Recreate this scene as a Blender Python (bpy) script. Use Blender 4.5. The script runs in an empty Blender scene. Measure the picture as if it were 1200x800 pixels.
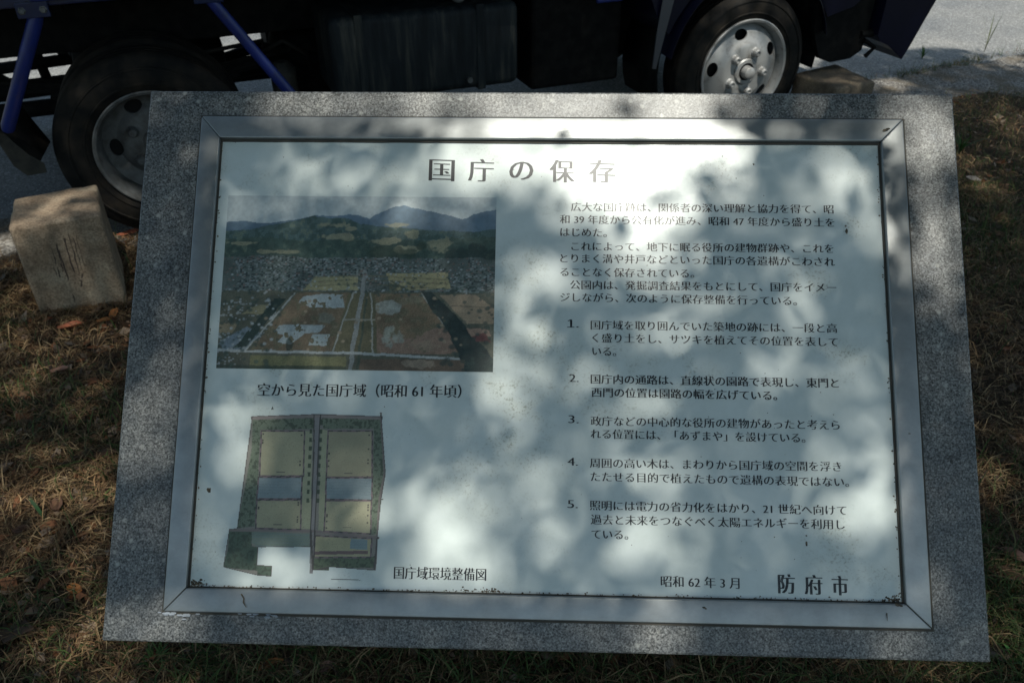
import bpy, bmesh, math, random
import numpy as np
from mathutils import Vector, Matrix

random.seed(7)
rng = np.random.default_rng(11)
R = math.radians
sc = bpy.context.scene
C = sc.collection

# ------------------------------------------------------------------ camera
cam_d = bpy.data.cameras.new('camera')
cam_d.sensor_width = 36.0
cam_d.lens = 28.0
cam_d.clip_start = 0.05
cam_d.clip_end = 600
cam_d.dof.use_dof = True
cam_d.dof.focus_distance = 1.12
cam_d.dof.aperture_fstop = 11
cam = bpy.data.objects.new('camera', cam_d)
C.objects.link(cam)
cam.matrix_world = Matrix(((1.0, 0.0078, 0.0, 0.0),
                           (-0.0045, 0.5736, -0.8192, 0.0),
                           (-0.0064, 0.8191, 0.5736, 1.55),
                           (0, 0, 0, 1)))
sc.camera = cam

# ------------------------------------------------------------------ sky, sun, exposure
SUN = Vector((0.14, -0.43, 0.892)).normalized()
elev = math.asin(SUN.z)
azim = math.atan2(SUN.x, SUN.y)
world = bpy.data.worlds.new('World')
sc.world = world
world.use_nodes = True
wn = world.node_tree
bg = wn.nodes['Background']
sky = wn.nodes.new('ShaderNodeTexSky')
sky.sky_type = 'NISHITA'
sky.sun_disc = False
sky.sun_elevation = elev
sky.sun_rotation = azim
sky.air_density = 1.0
sky.dust_density = 1.5
hs = wn.nodes.new('ShaderNodeHueSaturation')
hs.inputs['Saturation'].default_value = 0.85
wn.links.new(sky.outputs[0], hs.inputs['Color'])
tint = wn.nodes.new('ShaderNodeMix')                 # the camera's cool, slightly green white balance
tint.data_type = 'RGBA'; tint.blend_type = 'MULTIPLY'; tint.inputs[0].default_value = 1.0
tint.inputs[7].default_value = (0.92, 1.05, 1.0, 1)
wn.links.new(hs.outputs[0], tint.inputs[6])
wn.links.new(tint.outputs[2], bg.inputs[0])
bg.inputs[1].default_value = 0.122
sun_d = bpy.data.lights.new('sun', 'SUN')
sun_d.energy = 5.0
sun_d.angle = R(0.53)
sun_d.color = (1.0, 0.97, 0.87)
sun = bpy.data.objects.new('sun', sun_d)
C.objects.link(sun)
sun.rotation_euler = (-SUN).to_track_quat('-Z', 'Y').to_euler()
sc.view_settings.view_transform = 'Standard'
sc.view_settings.look = 'None'
sc.view_settings.gamma = 1
sc.view_settings.exposure = 0.0
sc.view_settings.use_curve_mapping = False
sc.cycles.use_denoising = True

# ------------------------------------------------------------------ materials
def mat(name, col=(0.5, 0.5, 0.5), rough=0.6, metal=0.0, spec=0.5, coat=0.0, coat_rough=0.1):
    m = bpy.data.materials.new(name)
    m.use_nodes = True
    b = m.node_tree.nodes['Principled BSDF']
    b.inputs['Base Color'].default_value = (*col, 1)
    b.inputs['Roughness'].default_value = rough
    b.inputs['Metallic'].default_value = metal
    b.inputs['Specular IOR Level'].default_value = spec
    b.inputs['Coat Weight'].default_value = coat
    b.inputs['Coat Roughness'].default_value = coat_rough
    return m

class NT:
    """small helper that strings shader nodes together"""
    def __init__(s, m):
        s.t = m.node_tree; s.b = s.t.nodes['Principled BSDF']
        s.tc = s.t.nodes.new('ShaderNodeTexCoord')
    def n(s, typ, **kw):
        k = s.t.nodes.new(typ)
        for a, v in kw.items(): setattr(k, a, v)
        return k
    def l(s, a, b): s.t.links.new(a, b)
    def coord(s, scale=(1, 1, 1), rot=(0, 0, 0)):
        mp = s.n('ShaderNodeMapping')
        mp.inputs['Scale'].default_value = scale
        mp.inputs['Rotation'].default_value = rot
        s.l(s.tc.outputs['Object'], mp.inputs[0])
        return mp.outputs[0]
    def noise(s, scale, detail=4, rough=0.55, vec=None, dist=0.0):
        k = s.n('ShaderNodeTexNoise')
        k.inputs['Scale'].default_value = scale
        k.inputs['Detail'].default_value = detail
        k.inputs['Roughness'].default_value = rough
        k.inputs['Distortion'].default_value = dist
        s.l(vec if vec is not None else s.tc.outputs['Object'], k.inputs['Vector'])
        return k.outputs[0]
    def voro(s, scale, out='Color', vec=None, rnd=1.0):
        k = s.n('ShaderNodeTexVoronoi')
        k.inputs['Scale'].default_value = scale
        k.inputs['Randomness'].default_value = rnd
        s.l(vec if vec is not None else s.tc.outputs['Object'], k.inputs['Vector'])
        return k.outputs[out]
    def ramp(s, fac, stops):
        k = s.n('ShaderNodeValToRGB')
        e = k.color_ramp.elements
        while len(e) < len(stops): e.new(0.5)
        for i, (p, c) in enumerate(stops):
            e[i].position = p
            e[i].color = (c, c, c, 1) if isinstance(c, (int, float)) else (*c, 1)
        s.l(fac, k.inputs[0])
        return k.outputs[0]
    def mix(s, fac, a, b, mode='MIX'):
        k = s.n('ShaderNodeMix', data_type='RGBA', blend_type=mode)
        for inp, v in ((k.inputs[0], fac), (k.inputs[6], a), (k.inputs[7], b)):
            if hasattr(v, 'links') or hasattr(v, 'is_linked'): s.l(v, inp)
            elif isinstance(v, (int, float)): inp.default_value = v
            else: inp.default_value = (*v, 1)
        return k.outputs[2]
    def math(s, op, a, b=0.0):
        k = s.n('ShaderNodeMath', operation=op)
        for inp, v in ((k.inputs[0], a), (k.inputs[1], b)):
            if isinstance(v, (int, float)): inp.default_value = v
            else: s.l(v, inp)
        return k.outputs[0]
    def bump(s, h, strength=0.3, dist=0.01):
        k = s.n('ShaderNodeBump')
        k.inputs['Strength'].default_value = strength
        k.inputs['Distance'].default_value = dist
        s.l(h, k.inputs['Height'])
        s.l(k.outputs[0], s.b.inputs['Normal'])
    def col(s, c): s.l(c, s.b.inputs['Base Color'])
    def rough(s, r): s.l(r, s.b.inputs['Roughness'])

M = {}
# grey granite of the sign
m = M['granite'] = mat('granite', rough=0.40, spec=0.5); t = NT(m)
gr = t.voro(400)
grb = t.n('ShaderNodeRGBToBW'); t.l(gr, grb.inputs[0])
base = t.ramp(grb.outputs[0], [(0.12, 0.014), (0.30, 0.085), (0.55, 0.18), (0.85, 0.38)])
fine = t.noise(420, 2, 0.6)
base = t.mix(0.55, base, t.ramp(fine, [(0.36, 0.02), (0.5, 0.15), (0.66, 0.42)]))
cl = t.noise(17, 6, 0.7)
base = t.mix(1.0, base, t.ramp(cl, [(0.3, (0.45, 0.49, 0.52)), (0.72, (1.08, 1.07, 1.0))]), 'MULTIPLY')
sp = t.voro(55, 'Distance')
lich = t.math('MULTIPLY', t.ramp(sp, [(0.10, 1.0), (0.24, 0.0)]), t.ramp(t.noise(9, 3), [(0.47, 0.0), (0.62, 1.0)]))
base = t.mix(t.math('MULTIPLY', lich, 0.5), base, (0.55, 0.55, 0.50))
t.col(base); t.bump(fine, 0.12, 0.002)
# anodised aluminium frame
m = M['aluminium'] = mat('aluminium', (0.4, 0.4, 0.4), 0.42, 0.75); t = NT(m)
br = t.noise(60, 3, 0.6, t.coord((1, 40, 40)))
bl = t.noise(19, 7, 0.75)
t.col(t.mix(t.ramp(bl, [(0.35, 0.0), (0.75, 0.6)]), (0.37, 0.385, 0.385), (0.20, 0.208, 0.203)))
t.rough(t.ramp(br, [(0.3, 0.36), (0.7, 0.52)]))
M['gasket'] = mat('gasket', (0.055, 0.05, 0.04), 0.8)
m = M['grime'] = mat('grime', (0.05, 0.04, 0.028), 0.95); t = NT(m)
t.col(t.ramp(t.noise(160, 3), [(0.4, (0.055, 0.045, 0.032)), (0.62, (0.19, 0.15, 0.10))]))
# white printed plate with mould specks and smears
m = M['plate'] = mat('plate', (0.74, 0.77, 0.76), 0.33, spec=0.42); t = NT(m)
def spot(x, y, z, r0, r1):
    k = t.n('ShaderNodeVectorMath', operation='DISTANCE')
    t.l(t.coord((1, 1, 1)), k.inputs[0]); k.inputs[1].default_value = (x, y, z)
    return t.ramp(t.math('DIVIDE', k.outputs[1], r1), [(r0 / r1, 1.0), (1.0, 0.0)])
def on_board(u, v): return (u - 0.6, v * 0.688, 0.591 + v * 0.7256)
where = t.ramp(t.noise(5.5, 3, 0.5), [(0.50, 0.0), (0.66, 0.7)])
for (u, v, r0_, r1_) in ((.575, .33, .02, .075), (.565, .27, .01, .06), (.60, .43, .01, .05), (.565, .52, .01, .06), (1.0, .145, .01, .055), (.985, .52, .01, .05), (1.045, .60, .005, .03), (.72, .655, .005, .04), (1.02, .40, .01, .05), (.53, .35, .01, .04)):
    where = t.math('MAXIMUM', where, spot(*on_board(u, v), r0_, r1_))
mid_ = t.ramp(t.noise(30, 5, 0.7), [(0.42, 0.0), (0.64, 1.0)])
speck = t.ramp(t.noise(300, 2, 0.5), [(0.54, 0.0), (0.64, 1.0)])
film = t.math('MULTIPLY', where, mid_)
haze_ = t.ramp(t.noise(12, 6, 0.75), [(0.35, 0.0), (0.75, 1.0)])
c = t.mix(haze_, (0.66, 0.72, 0.70), (0.56, 0.62, 0.59))
c = t.mix(t.math('MULTIPLY', film, 0.22), c, (0.30, 0.30, 0.20))
c = t.mix(t.math('MULTIPLY', t.math('MULTIPLY', film, speck), 0.6), c, (0.14, 0.14, 0.09))
dots = t.math('MULTIPLY', t.ramp(t.voro(70, 'Distance'), [(0.035, 1.0), (0.06, 0.0)]), t.ramp(t.noise(7, 2), [(0.55, 0.0), (0.6, 1.0)]))
c = t.mix(dots, c, (0.07, 0.06, 0.04))
scr = t.ramp(t.noise(16, 6, 0.7, t.coord((1, 14, 14), (0, 0, 0.5))), [(0.66, 0.0), (0.74, 0.5)])
c = t.mix(t.math('MULTIPLY', scr, where), c, (0.75, 0.78, 0.76))
t.col(c)
t.rough(t.ramp(t.noise(18, 5, 0.65), [(0.3, 0.26), (0.7, 0.44)]))
M['ink'] = mat('ink', (0.022, 0.025, 0.03), 0.36, spec=0.35)
# printed pictures: colours held by the mesh
m = M['print'] = mat('print', rough=0.36, spec=0.35); t = NT(m)
a = t.n('ShaderNodeVertexColor', layer_name='ink_colour'); t.col(a.outputs[0])
# truck
m = M['blue_paint'] = mat('blue_paint', (0.012, 0.024, 0.11), 0.35, coat=0.4); t = NT(m)
t.col(t.mix(t.ramp(t.noise(9, 5, 0.7), [(0.45, 0.0), (0.72, 0.6)]), (0.006, 0.013, 0.055), (0.02, 0.02, 0.025)))
m = M['strut_blue'] = mat('strut_blue', (0.03, 0.07, 0.42), 0.4); t = NT(m)
t.col(t.mix(t.ramp(t.noise(14, 5, 0.7), [(0.5, 0.0), (0.78, 0.6)]), (0.012, 0.024, 0.15), (0.035, 0.035, 0.045)))
m = M['cab_navy'] = mat('cab_navy', (0.0035, 0.004, 0.018), 0.3, coat=0.2)
m = M['chassis'] = mat('chassis', (0.012, 0.012, 0.013), 0.8, spec=0.15); t = NT(m)
t.col(t.ramp(t.noise(20, 4), [(0.4, 0.004), (0.7, (0.012, 0.011, 0.010))]))
m = M['dirty_tank'] = mat('dirty_tank', (0.05, 0.055, 0.06), 0.6, spec=0.25); t = NT(m)
st = t.noise(9, 6, 0.65, t.coord((2.4, 2.4, 0.25)))
t.col(t.ramp(st, [(0.36, (0.006, 0.008, 0.010)), (0.52, (0.014, 0.019, 0.022)), (0.66, (0.05, 0.05, 0.043)), (0.8, (0.14, 0.13, 0.11))]))
m = M['rubber'] = mat('rubber', (0.018, 0.017, 0.016), 0.75, spec=0.2); t = NT(m)
t.col(t.ramp(t.noise(14, 4), [(0.4, (0.007, 0.007, 0.007)), (0.75, (0.030, 0.024, 0.018))]))
m = M['flap_olive'] = mat('flap_olive', (0.055, 0.05, 0.035), 0.75); t = NT(m)
t.col(t.ramp(t.noise(22, 4), [(0.35, (0.016, 0.015, 0.012)), (0.7, (0.05, 0.045, 0.034))]))
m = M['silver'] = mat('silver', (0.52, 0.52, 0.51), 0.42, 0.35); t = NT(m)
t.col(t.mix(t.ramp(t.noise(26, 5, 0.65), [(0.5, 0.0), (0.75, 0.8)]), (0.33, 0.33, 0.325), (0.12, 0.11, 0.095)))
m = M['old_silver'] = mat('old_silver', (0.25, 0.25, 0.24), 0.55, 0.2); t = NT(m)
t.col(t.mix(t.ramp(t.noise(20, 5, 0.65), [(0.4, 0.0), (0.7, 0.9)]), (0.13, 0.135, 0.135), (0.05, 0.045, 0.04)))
M['black_gap'] = mat('black_gap', (0.004, 0.004, 0.004), 0.9)
M['glass'] = mat('glass', (0.02, 0.025, 0.03), 0.05, spec=0.8)
M['lamp_white'] = mat('lamp_white', (0.7, 0.7, 0.68), 0.1)
M['lamp_amber'] = mat('lamp_amber', (0.6, 0.22, 0.02), 0.2)
# bollard stones
def stone_mat(name, c0, c1, c2):
    m = M[name] = mat(name, rough=0.9, spec=0.2); t = NT(m)
    c = t.ramp(t.noise(11, 6, 0.65), [(0.3, c0), (0.52, c1), (0.75, c2)])
    g = t.ramp(t.noise(150, 3, 0.6), [(0.35, 0.62), (0.6, 1.12)])
    c = t.mix(1.0, c, g, 'MULTIPLY')
    pits = t.ramp(t.voro(70, 'Distance'), [(0.05, 0.35), (0.13, 1.0)])
    c = t.mix(0.7, c, t.mix(1.0, c, pits, 'MULTIPLY'))
    t.col(c); t.bump(t.noise(70, 6, 0.7), 0.5, 0.006)
stone_mat('marker_stone', (0.19, 0.135, 0.092), (0.33, 0.25, 0.175), (0.47, 0.39, 0.285))
stone_mat('dark_stone', (0.10, 0.08, 0.06), (0.17, 0.135, 0.10), (0.28, 0.215, 0.14))
m = M['scratch'] = mat('scratch', (0.07, 0.05, 0.042), 0.95)
# ground
m = M['soil'] = mat('soil', rough=0.97, spec=0.1); t = NT(m)
c = t.ramp(t.noise(3.2, 5, 0.6), [(0.35, (0.030, 0.022, 0.015)), (0.52, (0.06, 0.042, 0.027)), (0.7, (0.095, 0.068, 0.043))])
c = t.mix(0.6, c, t.ramp(t.noise(120, 5, 0.7, dist=1.5), [(0.35, (0.012, 0.010, 0.007)), (0.65, (0.12, 0.088, 0.055))]))
t.col(c); t.bump(t.noise(90, 5, 0.7), 0.9, 0.015)
m = M['asphalt'] = mat('asphalt', rough=0.9, spec=0.25); t = NT(m)
ag = t.n('ShaderNodeRGBToBW'); t.l(t.voro(170), ag.inputs[0])
c = t.ramp(ag.outputs[0], [(0.2, 0.15), (0.55, 0.24), (0.8, 0.33), (0.93, 0.5)])
c = t.mix(1.0, c, t.ramp(t.noise(1.3, 5, 0.6), [(0.35, (0.72, 0.74, 0.76)), (0.68, (1.12, 1.10, 1.05))]), 'MULTIPLY')
c = t.mix(1.0, c, t.ramp(t.noise(40, 4, 0.7), [(0.3, 0.7), (0.7, 1.2)]), 'MULTIPLY')
t.col(c); t.bump(t.voro(170, 'Distance'), 0.5, 0.004)
m = M['gravel'] = mat('gravel', rough=0.95, spec=0.2); t = NT(m)
ag = t.n('ShaderNodeRGBToBW'); t.l(t.voro(110), ag.inputs[0])
c = t.ramp(ag.outputs[0], [(0.2, (0.08, 0.075, 0.07)), (0.5, (0.17, 0.16, 0.15)), (0.85, (0.36, 0.34, 0.31))])
c = t.mix(t.ramp(t.noise(5, 5, 0.6), [(0.42, 0.0), (0.66, 0.85)]), c, (0.12, 0.095, 0.065))
t.col(c); t.bump(t.voro(110, 'Distance'), 0.7, 0.008)
# vegetation: colour stored per blade
def veg(name, rough=0.6, trans=0.25):
    m = M[name] = mat(name, rough=rough, spec=0.25); t = NT(m)
    a = t.n('ShaderNodeVertexColor', layer_name='blade_colour'); t.col(a.outputs[0])
    tr = t.n('ShaderNodeBsdfTranslucent'); t.l(a.outputs[0], tr.inputs[0])
    ms = t.n('ShaderNodeMixShader'); ms.inputs[0].default_value = trans
    out = t.t.nodes['Material Output']
    t.l(t.b.outputs[0], ms.inputs[1]); t.l(tr.outputs[0], ms.inputs[2]); t.l(ms.outputs[0], out.inputs[0])
veg('grass'); veg('leaves', 0.45, 0.3); veg('dry_leaf', 0.7, 0.2)
m = M['bark'] = mat('bark', rough=0.95); t = NT(m)
c = t.ramp(t.noise(12, 6, 0.7, t.coord((1, 1, 0.3))), [(0.35, (0.05, 0.04, 0.03)), (0.7, (0.16, 0.13, 0.10))])
t.col(c); t.bump(t.noise(18, 6, 0.7, t.coord((1, 1, 0.3))), 0.8, 0.02)

# ------------------------------------------------------------------ object helpers
def link(name, me, m, parent=None):
    o = bpy.data.objects.new(name, me)
    C.objects.link(o)
    if m is not None and not me.materials: me.materials.append(M[m] if isinstance(m, str) else m)
    if parent is not None: o.parent = parent
    return o

def obj(name, bm, m, parent=None, smooth=False, angle=None):
    bmesh.ops.recalc_face_normals(bm, faces=bm.faces)
    me = bpy.data.meshes.new(name)
    bm.to_mesh(me); bm.free()
    if smooth or angle:
        me.polygons.foreach_set('use_smooth', np.ones(len(me.polygons), dtype=bool))
        if angle: me.set_sharp_from_angle(angle=R(angle))
    return link(name, me, m, parent)

def tag(o, label=None, cat=None, group=None, kind=None):
    if label: o['label'] = label
    if cat: o['category'] = cat
    if group: o['group'] = group
    if kind: o['kind'] = kind
    return o

def empty(name, loc, rz=0.0):
    o = bpy.data.objects.new(name, None)
    C.objects.link(o)
    o.location = loc
    o.rotation_euler = (0, 0, rz)
    o.empty_display_size = 0.2
    return o

def box(bm, x0, x1, y0, y1, z0, z1, bev=0.0, seg=2):
    vs = [bm.verts.new((x, y, z)) for x in (x0, x1) for y in (y0, y1) for z in (z0, z1)]
    q = [(0, 1, 3, 2), (4, 6, 7, 5), (0, 4, 5, 1), (2, 3, 7, 6), (0, 2, 6, 4), (1, 5, 7, 3)]
    fs = [bm.faces.new([vs[i] for i in f]) for f in q]
    if bev:
        es = list({e for f in fs for e in f.edges})
        bmesh.ops.bevel(bm, geom=es, offset=bev, segments=seg, profile=0.5, affect='EDGES')
    return bm

def hexa(bm, pts, bev=0.0, seg=2):
    """eight corners: four of the bottom ring, four of the top ring"""
    vs = [bm.verts.new(p) for p in pts]
    q = [(3, 2, 1, 0), (4, 5, 6, 7)] + [(i, (i + 1) % 4, 4 + (i + 1) % 4, 4 + i) for i in range(4)]
    fs = [bm.faces.new([vs[i] for i in f]) for f in q]
    if bev:
        es = list({e for f in fs for e in f.edges})
        bmesh.ops.bevel(bm, geom=es, offset=bev, segments=seg, profile=0.5, affect='EDGES')
    return bm

def tube(bm, path, rad, n=12, cap=True):
    path = [Vector(p) for p in path]
    rads = rad if isinstance(rad, (list, tuple)) else [rad] * len(path)
    rings = []
    ref = None
    for i, p in enumerate(path):
        d = (path[min(i + 1, len(path) - 1)] - path[max(i - 1, 0)]).normalized()
        if ref is None:
            ref = d.orthogonal().normalized()
        ref = (ref - d * ref.dot(d)).normalized()
        b = d.cross(ref)
        rings.append([bm.verts.new(p + (ref * math.cos(2 * math.pi * k / n) + b * math.sin(2 * math.pi * k / n)) * rads[i]) for k in range(n)])
    for a, b in zip(rings, rings[1:]):
        for k in range(n):
            bm.faces.new((a[k], a[(k + 1) % n], b[(k + 1) % n], b[k]))
    if cap:
        bm.faces.new(rings[0][::-1]); bm.faces.new(rings[-1])
    return bm

def lathe(bm, prof, cx, cz, y0, sy=1, n=64, closed=False):
    """revolve (radius, y) about the axle line through (cx, cz); sy mirrors it"""
    rings = []
    for r, y in prof:
        if r < 1e-5:
            rings.append([bm.verts.new((cx, y0 + sy * y, cz))])
        else:
            rings.append([bm.verts.new((cx + r * math.cos(2 * math.pi * k / n), y0 + sy * y, cz + r * math.sin(2 * math.pi * k / n))) for k in range(n)])
    pr = list(zip(rings, rings[1:]))
    if closed: pr.append((rings[-1], rings[0]))
    for a, b in pr:
        for k in range(n):
            k2 = (k + 1) % n
            if len(a) == 1 and len(b) == 1: continue
            if len(a) == 1: bm.faces.new((a[0], b[k2], b[k]))
            elif len(b) == 1: bm.faces.new((a[k], a[k2], b[0]))
            else: bm.faces.new((a[k], a[k2], b[k2], b[k]))
    return bm

def prism(bm, poly, y0, y1):
    """extrude an (x, z) outline along y"""
    a = [bm.verts.new((x, y0, z)) for x, z in poly]
    b = [bm.verts.new((x, y1, z)) for x, z in poly]
    n = len(poly)
    fa = bm.faces.new(a); fb = bm.faces.new(b[::-1])
    for i in range(n):
        bm.faces.new((a[i], b[i], b[(i + 1) % n], a[(i + 1) % n]))
    bmesh.ops.triangulate(bm, faces=[fa, fb])
    return bm

def colour_mesh(name, verts, faces, cols, layer, m, parent=None, smooth=False):
    me = bpy.data.meshes.new(name)
    me.from_pydata([], [], [])
    verts = np.asarray(verts, dtype=np.float32)
    me.vertices.add(len(verts)); me.vertices.foreach_set('co', verts.ravel())
    loops = np.concatenate([np.asarray(f, dtype=np.int32).ravel() for f in faces])
    sizes = np.concatenate([np.full(len(f), np.asarray(f).shape[1], dtype=np.int32) for f in faces])
    starts = np.concatenate([[0], np.cumsum(sizes)[:-1]]).astype(np.int32)
    me.loops.add(len(loops)); me.loops.foreach_set('vertex_index', loops)
    me.polygons.add(len(sizes)); me.polygons.foreach_set('loop_start', starts)
    if smooth: me.polygons.foreach_set('use_smooth', np.ones(len(sizes), dtype=bool))
    me.update(calc_edges=True)
    at = me.color_attributes.new(layer, 'FLOAT_COLOR', 'POINT')
    c4 = np.ones((len(verts), 4), dtype=np.float32); c4[:, :3] = cols
    at.data.foreach_set('color', c4.ravel())
    return link(name, me, m, parent)

def gsmooth(n, k):
    """cheap periodic value noise on an n x n grid, values 0..1"""
    out = np.zeros((n, n)); amp = 1.0
    while k < n:
        g = rng.random((k, k))
        xs = np.arange(n) * k / n
        i = xs.astype(int); f = xs - i; f = f * f * (3 - 2 * f)
        i2 = (i + 1) % k
        row = g[i] * (1 - f)[:, None] + g[i2] * f[:, None]
        out += amp * (row[:, i] * (1 - f) + row[:, i2] * f)
        amp *= 0.55; k *= 2
    out -= out.min(); return out / out.max()

# ------------------------------------------------------------------ the setting: ground, verge, road
def undul(x, y):
    return 0.018 * np.sin(2.1 * x + 0.7 * y) * np.cos(1.7 * y - 0.4 * x) + 0.010 * np.sin(5.3 * x - 3.1 * y + 1.0)

# the kerb line of the road runs from (-2.1, 3.15) to (3.4, 5.5)
def road_edge(x): return 3.17 + (x + 2.1) * 0.425
def grass_edge(x): return np.where(np.asarray(x) < 0, road_edge(x) - 0.38, road_edge(x) - 0.42 - 0.07 * np.clip(x, 0, 4))

def strip(name, m, xs, ylo, yhi, ny, zf, kind='structure'):
    bm = bmesh.new(); rows = []
    for x in xs:
        a, b = ylo(x), yhi(x)
        rows.append([bm.verts.new((x, a + (b - a) * j / ny, zf(x, a + (b - a) * j / ny, j / ny))) for j in range(ny + 1)])
    for r0, r1 in zip(rows, rows[1:]):
        for j in range(ny):
            bm.faces.new((r0[j], r1[j], r1[j + 1], r0[j + 1]))
    return tag(obj(name, bm, m, smooth=True), kind=kind)

bm = bmesh.new()
vs = [bm.verts.new(p) for p in ((-250, -250, -0.05), (250, -250, -0.05), (250, 250, -0.05), (-250, 250, -0.05))]
bm.faces.new(vs)
tag(obj('ground', bm, 'soil'), kind='structure')
xs = np.linspace(-9, 9, 181)
jit = lambda x: 0.05 * math.sin(7.3 * x) + 0.03 * math.sin(17.1 * x + 1)
strip('lawn_soil', 'soil', xs, lambda x: -7.0, lambda x: float(grass_edge(x)) + 0.10 + jit(x), 90,
      lambda x, y, t: 0.0 + float(undul(x, y)) * min(1, (1 - t) * 14))
strip('verge', 'gravel', xs, lambda x: float(grass_edge(x)) - 0.15, lambda x: float(road_edge(x)) + 0.03 + 0.4 * jit(x), 10,
      lambda x, y, t: 0.004 - 0.012 * (1 - t) ** 3 + 0.006 * math.sin(9 * x + 5 * y))
strip('road', 'asphalt', np.linspace(-60, 60, 121), lambda x: float(road_edge(x)) - 0.25, lambda x: float(road_edge(x)) + 11.0, 6,
      lambda x, y, t: -0.004 + 0.02 * math.sin(math.pi * t))

# ------------------------------------------------------------------ the information board
TILT = R(46.52)
CA, SA = math.cos(TILT), math.sin(TILT)
board = empty('information_board', (0.0332, 0.6403, 0.0), R(-2.08))
tag(board, 'large tilted granite information board with white Japanese text panel in an aluminium frame', 'information board')
def S(u, v, w=0.0):
    """a point of the sloping face: u across, v up the slope, w out of it (metres)"""
    return Vector((u - 0.6, v * CA - w * SA, 0.591 + v * SA + w * CA))

# granite slab
bm = bmesh.new()
hexa(bm, [S(0, 0, -0.11), S(1.2, 0, -0.11), S(1.2, 0.8, -0.11), S(0, 0.8, -0.11), S(0, 0, 0), S(1.2, 0, 0), S(1.2, 0.8, 0), S(0, 0.8, 0)], 0.003, 2)
obj('granite_slab', bm, 'granite', board)
for u in (0.22, 0.80):
    bm = bmesh.new()
    p = []
    for (uu, vv) in ((u, 0.50), (u + 0.18, 0.50), (u + 0.18, 0.74), (u, 0.74)):
        q = S(uu, vv, -0.112); p.append(q)
    hexa(bm, [Vector((q.x, q.y, -0.1)) for q in p] + p, 0.004)
    obj('stone_leg', bm, 'granite', board)

# aluminium frame: four mitred rails
UO = (0.0850, 1.1222); VO = (0.0420, 0.7562)
UI = (0.1160, 1.0880); VI = (0.0740, 0.7215)
def rail(o0, o1, i1, i0):
    bm = bmesh.new()
    hexa(bm, [S(*o0, -0.004), S(*o1, -0.004), S(*i1, -0.004), S(*i0, -0.004),
              S(*o0, 0.0075), S(*o1, 0.0075), S(*i1, 0.0105), S(*i0, 0.0105)], 0.0018, 3)
    obj('frame_rail', bm, 'aluminium', board, angle=40)
e = 0.0004
rail((UO[0] + e, VO[0]), (UO[1] - e, VO[0]), (UI[1] - e, VI[0]), (UI[0] + e, VI[0]))
rail((UO[1] - e, VO[1]), (UO[0] + e, VO[1]), (UI[0] + e, VI[1]), (UI[1] - e, VI[1]))
rail((UO[0], VO[1] - e), (UO[0], VO[0] + e), (UI[0], VI[0] + e), (UI[0], VI[1] - e))
rail((UO[1], VO[0] + e), (UO[1], VO[1] - e), (UI[1], VI[1] - e), (UI[1], VI[0] + e))
def ring(name, a, b, w0, w1, m, wob=0.0):
    """a thin dark bead between two rectangles a (outer) and b (inner)"""
    bm = bmesh.new(); N = 60
    def rect(r):
        (u0, u1), (v0, v1) = r
        L = []
        for (p, q) in (((u0, v0), (u1, v0)), ((u1, v0), (u1, v1)), ((u1, v1), (u0, v1)), ((u0, v1), (u0, v0))):
            for k in range(N):
                f = k / N
                L.append((p[0] + (q[0] - p[0]) * f, p[1] + (q[1] - p[1]) * f))
        return L
    A, B = rect(a), rect(b); n = len(A)
    rr = []
    for i in range(n):
        d = wob * random.random()
        x = (B[i][0] - A[i][0], B[i][1] - A[i][1])
        bu, bv = B[i][0] + x[0] * d, B[i][1] + x[1] * d
        rr.append([bm.verts.new(S(*A[i], w0)), bm.verts.new(S(*A[i], w1)), bm.verts.new(S(bu, bv, w1)), bm.verts.new(S(bu, bv, w0))])
    for i in range(n):
        j = (i + 1) % n
        for k in range(4):
            bm.faces.new((rr[i][k], rr[j][k], rr[j][(k + 1) % 4], rr[i][(k + 1) % 4]))
    return obj(name, bm, m, board)
ring('outer_seal', ((UO[0] - 0.0035, UO[1] + 0.0045), (VO[0] - 0.004, VO[1] + 0.0035)), (UO, VO), -0.003, 0.0012, 'gasket', 0.0)
ring('inner_seal_shadow', ((UI[0] + 0.0003, UI[1] - 0.0003), (VI[0] + 0.0003, VI[1] - 0.0003)),
     ((UI[0] + 0.0020, UI[1] - 0.0024), (VI[0] + 0.0014, VI[1] - 0.0036)), 0.0, 0.0042, 'gasket', 0.15)  # dark bead doubles as the frame's shadow line on the plate

# the white plate
bm = bmesh.new()
hexa(bm, [S(UI[0], VI[0], -0.003), S(UI[1], VI[0], -0.003), S(UI[1], VI[1], -0.003), S(UI[0], VI[1], -0.003),
          S(UI[0], VI[0], 0.0022), S(UI[1], VI[0], 0.0022), S(UI[1], VI[1], 0.0022), S(UI[0], VI[1], 0.0022)])
plate = obj('text_panel', bm, 'plate', board)
PW = 0.0022                                            # plate surface

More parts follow.
